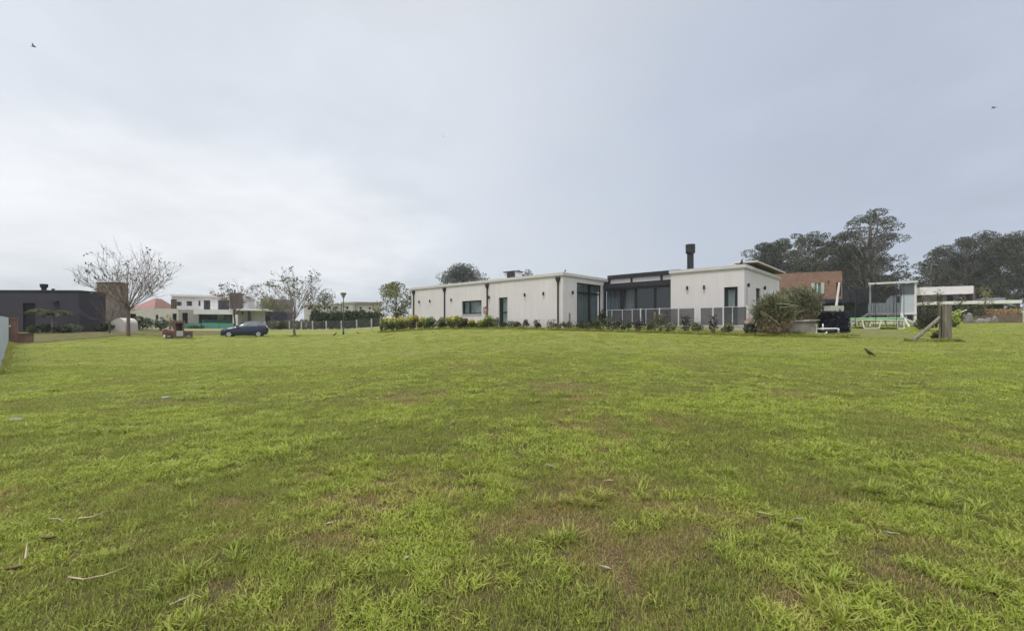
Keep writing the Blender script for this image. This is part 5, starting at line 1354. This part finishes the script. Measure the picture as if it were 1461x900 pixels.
for f_, nn_ in (((-W_ * .46, W_ * .5, -.36, -.30), 1100), ((-W_ * .48, -W_ * .42, -.35, .5), 350), ((W_ * .46, W_ * .52, -.35, .5), 350)):
    C.append(np.stack([rng.uniform(f_[0], f_[1], nn_), rng.uniform(f_[2], f_[3], nn_) + rng.normal(size=nn_) * .04, rng.uniform(.08, hh, nn_)], 1))
C.append(np.stack([rng.uniform(-W_ * .48, W_ * .5, 500), rng.uniform(-.35, .5, 500), rng.uniform(hh * .93, hh * 1.03, 500)], 1))
C = np.concatenate(C); leaf_obj('foliage', C, .10 * rng.uniform(.6, 1.3, len(C)), pal(len(C), ((.014, .014, .028), (.022, .022, .036), (.03, .032, .04)), .3), M['leaf_far'], t, .6)
g = GP(1196, 21.2); k = 21.2 / F; mb = MB(); mb.box(-9.5 * k, 9 * k, -.1, .3, -.1, .075); mb.box(-7 * k, 9 * k, -.08, .28, .077, .14)
tag(mb.build('brick_stack', M['brick'], None, g), 'two low courses of orange bricks on the grass under the white pipes', 'bricks')
Yc = 27; g = GP(1193, Yc); k = Yc / F; mb = MB(); zb_ = P(0, 448, Yc).z - g.z; zt = P(0, 436, Yc).z - g.z
mb.box(-8 * k, 11 * k, 0, .6, -.1, zt); mb.box(-12 * k, -8 * k - .003, .05, .5, -.1, zb_ + 2 * k)
tag(mb.build('concrete_block', M['concrete_pale'], None, g), 'pale concrete block behind the dark hedge block, with the leaning pole above it', 'concrete block')
g = GP(1196, Yc - .1); S_ob = shrub('weeds', 'small green plant growing before the pale concrete block', Vector((P(1197, 0, Yc - .3).x, Yc - .3, gz(P(1197, 0, Yc - .3).x, Yc - .3))), .4, P(0, 438, Yc - .3).z - gz(P(1197, 0, Yc - .3).x, Yc - .3), MID, 200, .12, 71, None, 'weeds')
p, q = P(1191.5, 450, 27.8), P(1197.5, 403, 27.8); mb = MB(); mb.path([p + Vector((0, 0, -1.2)) * 0 + (p - q) * .4, p, q], [.075, .075, .06], 8)
tag(mb.build('leaning_pole', M['white'], None), 'white leaning pole in front of the right end of the brick house', 'pole')
g = GP(1172, 26.5); mb = MB(); hh = P(0, 431, 26.5).z - g.z; mb.path([(0, 0, -.1), (0, 0, hh)], .03, 6); tag(mb.build('metal_post', M['alu'], None, g), 'thin grey metal post just right of the green reeds', 'post')

# garden net fence and tripod in front of the brick house
Yn = 36; t = thing('shade_net', 'dark shade net hung between posts beside the brick house', 'net', GP(1222, Yn)); o = t.location.copy()
mb = MB(); a = [P(x, 411 + 3.0 * math.sin((x - 1203) / 38 * math.pi), Yn) - o for x in np.linspace(1203, 1241, 9)]; b = [P(x, 429 + .8 * math.sin(x), Yn) - o for x in np.linspace(1203, 1241, 9)]
for i in range(8): mb.face([a[i], a[i + 1], b[i + 1], b[i]])
mb.build('net', M['shade'], t)
mb = MB()
for x in (1203, 1241): q = P(x, 409, Yn) - o; mb.path([(q.x, 0, -.2 + gz(o.x + q.x, Yn) - o.z), tuple(q)], .05, 6)
mb.build('post', M['anthracite'], t)
Yn = 33; g = GP(1222, Yn); zt = P(0, 414, Yn).z - g.z; zm = P(0, 430, Yn).z - g.z
t = thing('black_tripod', 'black pole on splayed legs standing in front of the dark shade net', 'tripod', g)
mb = MB(); mb.path([(0, 0, zm - .2), (0, 0, zt)], [.05, .05], 8); mb.lathe([(.16, zt), (.17, zt + .05), (.05, zt + .08)], (0, 0, 0), 10); mb.build('pole', M['black'], t)
for i in range(4): a = i * math.pi / 2 + .6; mb = MB(); mb.path([(0, 0, zm), (.55 * math.cos(a), .55 * math.sin(a), -.05)], .03, 6); mb.build('leg', M['black'], t)

# white wooden playhouse
Yh = 31; g = GP(1275, Yh); k = Yh / F
t = thing('playhouse', 'white raised wooden playhouse with a porch and slatted railing', 'playhouse', g, R(-40)); o = g; fp_ = Frame(1275, Yh, R(-40))
zz = lambda p: P(0, p, Yh).z - o.z
xq = lambda p: fp_.x(p)
D_ = 1.5
for x in (1241.5, 1306):
    for y in (.0, D_ - .1):
        mb = MB(); w_ = 2.6 * k if (x > 1300 and y == 0) else 2 * k; mb.box(xq(x) - w_ / 2, xq(x) + w_ / 2, y, y + .11, -.2, zz(405)); mb.build('post', M['white'], t)
mb = MB(); mb.box(xq(1240), xq(1308), -.05, D_, zz(448.8), zz(446.2)); mb.build('floor', M['white'], t)
mb = MB(); mb.box(xq(1284.5), xq(1304.6), .02, .09, zz(446), zz(421)); mb.box(xq(1284.5), xq(1284.5) + .07, .092, D_, zz(446), zz(407)); mb.box(xq(1304), xq(1304) + .07, .12, D_ - .12, zz(446), zz(407)); mb.build('room_wall', M['bluewhite'], t)
mb = MB(); n = 26
for i in range(n):
    a0 = xq(1283.5) + (xq(1305) - xq(1283.5)) * i / n; a1 = xq(1283.5) + (xq(1305) - xq(1283.5)) * (i + .55) / n; mb.box(a0, a1, -.02, .03, zz(420.6), zz(405.3))
mb.box(xq(1283.5), xq(1305), .031, .06, zz(420.7), zz(405.2)); mb.build('gable_sheet', M['corrug'], t)
mb = MB(); mb.prism([(-.12, zz(404.6)), (-.12, zz(402.0)), (D_ + .1, zz(402.0) + .12), (D_ + .1, zz(404.6) + .12)], 'x', xq(1239), xq(1309.5)); mb.build('roof', M['alu'], t)
mb = MB(); mb.box(xq(1244), xq(1284), D_ - .25, D_ - .18, zz(446), zz(431)); mb.build('back_wall', M['bluewhite'], t)
r_ = MB(); r_.box(xq(1239), xq(1284), -.04, .02, zz(433.5), zz(431.8)); r_.box(xq(1239), xq(1284), -.04, .02, zz(446), zz(444))
for i, x in enumerate(np.linspace(1240.5, 1282, 9)): r_.box(xq(x) - 1.6 * k, xq(x) + 1.6 * k, -.035, .015, zz(444), zz(433.5))
r_.build('railing', M['bluewhite'], t)
mb = MB(); mb.beam((xq(1286), -.1, zz(449)), (xq(1298), -.5, zz(469)), .10); mb.beam((xq(1284), -.1, zz(452)), (xq(1307), -.1, zz(461)), .10); mb.box(xq(1242), xq(1306), -.02, .06, zz(461.5), zz(459.6)); mb.build('brace', M['white'], t)
mb = MB()
for dy in (-.1, .45): mb.beam((xq(1241), dy, zz(446)), (xq(1210), dy - .4, zz(466)), .05, .14)
mb.prism([(xq(1241), zz(446.5)), (xq(1210), zz(466.5)), (xq(1210), zz(467.2)), (xq(1241), zz(447.2))], 'y', -.05, .4); mb.build('slide', M['bluewhite'], t)
mb = MB(); mb.box(xq(1252), xq(1270), .1, .6, zz(446), zz(437)); mb.prism([(xq(1262), zz(437)), (xq(1281), zz(437)), (xq(1279), zz(424)), (xq(1272), zz(421)), (xq(1266), zz(426))], 'y', .3, .9); mb.build('play_panel', M['bluewhite'], t)

# round trampoline with safety net
Yq = 28.2; g = GP(1248, Yq); k = Yq / F; Rr = 30 * k
t = thing('trampoline', 'round trampoline with green rim, white legs and dark safety net before the playhouse', 'trampoline', g); o = g
zm = P(0, 455.5, Yq).z - o.z; ztp = P(0, 406, Yq).z - o.z
mb = MB(); mb.lathe([(Rr * .90, zm), (Rr * .90, zm + .015)], (0, 0, 0), 40); mb.build('mat', M['black'], t)
def torus(mb, R_, r_, z, n=44, sag=0, k_=6):
    mb.path([(R_ * math.cos(a), R_ * math.sin(a), z - sag * abs(math.sin(a * 4))) for a in np.linspace(0, 2 * math.pi, n * 2 + 1)], r_, k_, cap=False)
mb = MB(); torus(mb, Rr * .95, .085, zm + .02); mb.build('rim_pad', M['greenpad'], t, smooth=True)
mb = MB(); torus(mb, Rr, .035, zm - .07); fr = mb.build('frame', M['white'], t, smooth=True)
for i in range(5):
    a = i * 2 * math.pi / 5 - 1.35; b = a + .45; mb = MB()
    fx = lambda q, z, s=1.0: (Rr * s * math.cos(q), Rr * s * math.sin(q), z)
    zg = gz(o.x + Rr * math.cos(a), o.y + Rr * math.sin(a)) - o.z
    mb.path([fx(a - .12, zm - .08), fx(a - .03, zg + .03, 1.04), fx(b + .03, zg + .03, 1.04), fx(b + .12, zm - .08)], .04, 6); mb.build('leg', M['white'], t)
for i in range(8):
    a = i * math.pi / 4 + .12; mb = MB(); mb.path([(Rr * 1.03 * math.cos(a), Rr * 1.03 * math.sin(a), zm - .5), (Rr * 1.03 * math.cos(a), Rr * 1.03 * math.sin(a), ztp)], .015, 6); mb.build('net_pole', M['anthracite'], t)
mb = MB(); n = 64
ang = [2 * math.pi * i / n for i in range(n)]
top = [(Rr * .98 * math.cos(a), Rr * .98 * math.sin(a), ztp - .05 - .28 * abs(math.sin((a - .12) * 4))) for a in ang]; bot = [(Rr * .9 * math.cos(a), Rr * .9 * math.sin(a), zm + .1) for a in ang]
for i in range(n):
    # the entrance in the net is tied open on the left
    if 2.75 < ang[i] < 3.35: continue
    mb.face([bot[i], bot[(i + 1) % n], top[(i + 1) % n], top[i]])
mb.build('safety_net', M['net'], t)
mb = MB(); mb.path([tuple(p) for p in top] + [top[0]], .018, 5, cap=False); mb.build('net_hem', M['black'], t)

# old gate post with brace
Yw = 17.4; g = GP(1349, Yw); k = Yw / F; hh = P(0, 434, Yw).z - g.z
t = thing('old_gate_post', 'thick weathered grey wooden post split down the middle with a slanting brace', 'post', g)
def log(mb, x, y, w, h, seed):
    r = random.Random(seed); n = 12; zs = np.linspace(-.3, h, 9); base = len(mb.v)
    offs = [r.uniform(.8, 1.18) for _ in range(n)]
    for j, z in enumerate(zs):
        s = 1.1 - .1 * j / 8
        for i in range(n):
            a = 2 * math.pi * i / n; q = w * offs[i] * s * r.uniform(.96, 1.04)
            mb.v.append((x + q * math.cos(a), y + q * math.sin(a) * .9, z + (r.uniform(-.03, .02) if j == 8 else 0)))
    for j in range(8):
        for i in range(n):
            a = base + j * n + i; b = base + j * n + (i + 1) % n; mb.f.append((a, b, b + n, a + n)); mb.c.append((1, 1, 1))
    mb.f.append(tuple(base + 8 * n + i for i in range(n))); mb.c.append((1, 1, 1))
mb = MB(); log(mb, -.085, 0, .135, hh, 3); mb.build('post', M['wood_old'], t)
mb = MB(); log(mb, .15, .05, .115, hh * 1.0, 8); mb.build('post', M['wood_old'], t)
mb = MB(); log(mb, .24, .28, .10, hh * .85, 12); mb.build('post', M['wood_old'], t)
b0 = GP(1300, Yw - .1) - g; mb = MB(); p_ = P(1341, 453, Yw) - g; mb.path([b0 + Vector((-.06, 0, -.08)), b0.lerp(p_, .5) + Vector((0, 0, -.02)), p_], [.075, .068, .065], 8); mb.build('brace', M['wood_old'], t)
mb = MB(); mb.path([(-.26, -.10, -.1), (-.255, -.1, hh * .95)], .022, 6); mb.build('iron_bar', M['pipe'], t)
S(1335, Yw + .5, 11, 471, ((.06, .045, .03), (.09, .07, .045), (.04, .04, .02)), 'small brown dried bush at the left foot of the old gate post', 260, .09, 81)
g = GP(1369, 17.0); mb = MB(); mb.lathe([(.2, -.05), (.17, .04), (.08, .09), (.03, .10)], (0, 0, 0), 9); mb.v = [(x * random.uniform(.7, 1.3), y * .7, z * random.uniform(.8, 1.2)) for x, y, z in mb.v]
tag(mb.build('earth_clod', M['soil'], None, g), 'dark clod of earth on the grass just right of the old gate post', 'earth clod')
S(1323, 25, 30, 440, ((.028, .034, .018), (.045, .045, .025), (.02, .024, .014)), 'dark rounded bush between the playhouse and the old gate post', 1100, .13, 82)
S(1314, 27, 22, 452, ((.10, .09, .07), (.14, .125, .09), (.07, .065, .05)), 'greyish dry bush at the right foot of the playhouse', 500, .13, 83)
S(1363, 29, 14, 440, ((.20, .24, .04), (.14, .19, .03), (.26, .28, .06)), 'bright yellow-green bush just right of the old gate post', 420, .14, 84)
S(1360, 30, 20, 449, ((.03, .03, .018), (.05, .045, .025)), 'low dark bush under the bright yellow-green one', 400, .14, 85)
for i, (px, yt, lab) in enumerate(((1317, 418, 'slim young tree in front of the left part of the long white roofs'), (1338, 414, 'slim young tree behind the old gate post'), (1370, 421, 'slim young tree in front of the middle of the long white roofs'), (1405, 410, 'slender pointed yellowish tree in front of the right hand grove'))):
    g, H = at(px, 40 if i < 3 else 52, yt); clump_tree('young_tree', lab, g, H, 1.1 if i < 3 else 1.6, 90 + i, 'slim young trees before the slab roofed house', 'bark', ((.10, .10, .05), (.075, .08, .04)) if i < 3 else ((.17, .16, .06), (.12, .12, .05)), 200 if i < 3 else 380, .16, .35, 10, 1.2, cl=(.2, .35), leafmat='leaf')
GRt = 'garden bushes below the slab roofed house'
S(1385, 44, 36, 434, DK, 'wide dark green bush in front of the lower white roof slab', 1400, .2, 101, GRt, leafmat='leaf_far')
S(1405, 42, 26, 437, ((.05, .045, .025), (.07, .05, .03), (.04, .045, .02)), 'brownish bush right of the wide dark green one', 900, .18, 102, GRt)
S(1440, 46, 36, 436, DK, 'dark bush behind the planter with red flowers', 1100, .2, 103, GRt)
S(1368, 40, 16, 445, ((.09, .05, .03), (.06, .055, .03)), 'reddish low bush left of the grey boulder', 380, .15, 104, GRt)
S(1395, 38.5, 16, 450, ((.09, .09, .06), (.12, .11, .08), (.06, .065, .04)), 'greyish low bush behind the low broad boulder', 420, .14, 105, GRt)
S(1410, 39, 18, 448, ((.05, .065, .025), (.07, .08, .035)), 'olive bush behind the boulders next to the planter', 460, .15, 106, GRt)
g = GP(1366, 34); p, q = P(1362, 449, 34), P(1379, 442, 34); mb = MB(); mb.path([p + (p - q) * .3, p, q], [.05, .05, .04], 6); tag(mb.build('slanting_pole', M['wood_pale'], None), 'pale pole slanting over the bright yellow-green bush', 'pole')
def boulder(px, Y, wpx, ytop, label, seed, m='stone', group='boulders at the edge of the lawn'):
    r = random.Random(seed); g = GP(px, Y); h = P(0, ytop, Y).z - g.z; w_ = PH(wpx, Y) / 2; mb = MB(); n = 11
    prof = [(1.0, -.1), (1.05, .25), (.95, .5), (.75, .78), (.42, .95), (.12, 1.0)]
    for q, z in prof:
        for i in range(n): a = 2 * math.pi * i / n; s = w_ * q * r.uniform(.82, 1.12); mb.v.append((s * math.cos(a), s * math.sin(a) * .8, h * z * r.uniform(.92, 1.05)))
    for j in range(len(prof) - 1):
        for i in range(n): a = j * n + i; b = j * n + (i + 1) % n; mb.f.append((a, b, b + n, a + n)); mb.c.append((1, 1, 1))
    mb.f.append(tuple((len(prof) - 1) * n + i for i in range(n))); mb.c.append((1, 1, 1))
    return tag(mb.build('boulder', M[m], None, g), label, 'boulder', group)
boulder(1383, 36, 9, 446, 'upright pale grey boulder right of the slanting pole', 1)
boulder(1376, 35.5, 4, 448, 'narrow upright grey stone close left of the upright boulder', 2)
boulder(1400, 37, 13, 454, 'low broad grey boulder right of the upright one', 3)
boulder(1411, 37.5, 10, 453, 'grey boulder between the low broad one and the planter', 4)
boulder(1419, 36.8, 7, 450.5, 'pale round boulder against the left end of the planter', 5)
boulder(1393, 35.5, 7, 456, 'small flat stone in front of the low broad boulder', 6)
Yp = 37; g = GP(1441, Yp); k = Yp / F; hh = P(0, 447, Yp).z - g.z
t = thing('planter', 'long low timber planter full of reddish plants at the right edge', 'planter', g)
mb = MB()
for i in range(9): mb.box((-17.5 + i * 4.9) * k, (-17.5 + i * 4.9 + 4.7) * k, 0, .12, -.2, hh * random.uniform(.9, 1.05))
mb.box(-17.5 * k, 26 * k, .123, 1.2, -.2, hh * .85); mb.build('boards', mat('brown_boards', (.17, .125, .095), .9, .3, 2, .5), t)
c = np.stack([rng.uniform(-17 * k, 26 * k, 900), rng.uniform(-.05, 1.1, 900), hh + rng.uniform(-.12, .38, 900)], 1); leaf_obj('plants', c, .13 * rng.uniform(.6, 1.2, 900), pal(900, ((.30, .11, .06), (.22, .13, .06), (.12, .13, .05), (.17, .16, .07))), M['leaf'], t)
mb = MB(); mb.box(18 * k, 21 * k, -.1, -.003, -.1, hh * 1.1); mb.build('end_post', M['white'], t)

# ------------------------------------------------------------------ litter lying on the near lawn
def ground_pt(px, py):
    k = (px - HX) / F; d = 1.0
    while d < 60:
        if EYE - (py - HY) / F * d <= gz(k * d, d): break
        d += .02
    return Vector((k * d, d, gz(k * d, d)))
def stick(pix, r_, label, m='straw', lift=.03):
    pts = [ground_pt(*p) + Vector((0, 0, lift)) for p in pix]; mb = MB(); n = len(pts)
    mb.path(pts, [r_ * .6 * (1.1 - .8 * i / (n - 1)) for i in range(n)], 6); tag(mb.build('stick', M[m], None, smooth=True), label, 'stick', 'sticks on the lawn')
stick([(98, 833), (120, 835), (150, 829), (182, 818)], .008, 'thin curved straw-coloured stick on the grass at lower left')
stick([(112, 747), (130, 744), (155, 735)], .012, 'straight pale stick lying beside the dead leaf at lower left')
stick([(36, 806), (39, 780)], .009, 'short pale stick pointing away near the left edge')
stick([(70, 747), (85, 748), (92, 752)], .009, 'small bent stick just above the dead leaf at lower left', 'paleleaf')
stick([(1080, 737), (1100, 741), (1112, 740)], .007, 'thin pale stalk on the grass left of the scrap of feather', 'straw')
def leaf(px, py, L_, Wd, rotz, label, m='paleleaf', curl=.3, cat='leaf', lift=.03, group='dead leaves on the lawn'):
    L_ *= .52; Wd *= .5
    g = ground_pt(px, py) + Vector((0, 0, lift)); mb = MB(); n = 8; rows = []
    for i in range(n + 1):
        f = i / n; w_ = Wd * math.sin(math.pi * (.06 + .9 * f)) * .5; x = (f - .5) * L_; z = curl * L_ * (f - .5) ** 2
        rows.append([(x, -w_, z + w_ * .5), (x, 0, z), (x, w_, z + w_ * .5)])
    lo = [[(a, b, c - .004) for a, b, c in r] for r in rows]
    for i in range(n):
        for j in range(2):
            mb.face([rows[i][j], rows[i + 1][j], rows[i + 1][j + 1], rows[i][j + 1]]); mb.face([lo[i][j + 1], lo[i + 1][j + 1], lo[i + 1][j], lo[i][j]])
    mb.path([(-.5 * L_ - .25 * L_, 0, curl * L_ * .3), (-.5 * L_, 0, curl * L_ * .25), (.45 * L_, 0, curl * L_ * .2)], [.0022, .003, .0015], 4)
    o = mb.build(cat, M[m], None, g, rotz); tag(o, label, cat, group); return o
leaf(259, 865, .13, .035, R(60), 'narrow bleached leaf on the grass at the bottom left', 'paleleaf')
leaf(70, 775, .15, .06, R(20), 'dark curled dead leaf on the grass near the left edge', 'dryleaf', .5)
leaf(785, 672, .15, .05, R(120), 'grey feather standing in the grass near the middle of the lawn', 'palegrey', .6, 'feather', .04, 'feathers on the lawn')
leaf(1270, 772, .12, .05, R(150), 'blue-grey feather on the grass at the lower right', 'palegrey', .6, 'feather', .04, 'feathers on the lawn')
leaf(1140, 757, .13, .04, R(10), 'small grey feather caught in a tuft of grass at lower right', 'palegrey', .5, 'feather', .07, 'feathers on the lawn')
leaf(470, 755, .10, .05, R(40), 'small pale leaf on the grass left of the middle', 'paleleaf')
leaf(865, 822, .10, .05, R(-30), 'small pale curled leaf on the grass at the bottom right of the middle', 'paleleaf', .6)
leaf(870, 692, .12, .05, R(5), 'pale leaf on the worn brown patch', 'paleleaf')
leaf(580, 803, .07, .04, R(75), 'tiny white leaf scrap on the grass at the bottom middle', 'paleleaf')
leaf(20, 820, .14, .07, R(30), 'brown dead leaf on the bare patch at the left edge', 'dryleaf', .4)
g = ground_pt(22, 600); mb = MB(); mb.lathe([(.06, -.02), (.07, .02), (.05, .035), (.02, .04)], (0, 0, 0), 9); mb.v = [(x * 1.3 * random.uniform(.9, 1.1), y, z) for x, y, z in mb.v]
tag(mb.build('stone', M['stone'], None, g), 'flat pale stone in the grass near the left fence', 'stone')
g = ground_pt(237, 568); mb = MB(); mb.lathe([(.08, -.02), (.08, .02), (.05, .03), (.03, .033)], (0, 0, 0), 9)
tag(mb.build('stone', M['stone'], None, g), 'flat grey stone in the grass in the left middle of the lawn', 'stone')

# ------------------------------------------------------------------ damp grey air over the whole place
HAZE = True
if HAZE:
    m, nt, o = _new('damp_air'); v = nt.nodes.new('ShaderNodeVolumePrincipled')
    v.inputs['Color'].default_value = (.93, .95, .98, 1); v.inputs['Density'].default_value = .00045; v.inputs['Anisotropy'].default_value = .2
    nt.links.new(v.outputs[0], o.inputs['Volume'])
    mb = MB(); mb.box(-760, 760, -760, 760, -8, 46)
    tag(mb.build('haze', m), 'thin grey damp air over the whole place', 'haze', kind='stuff')
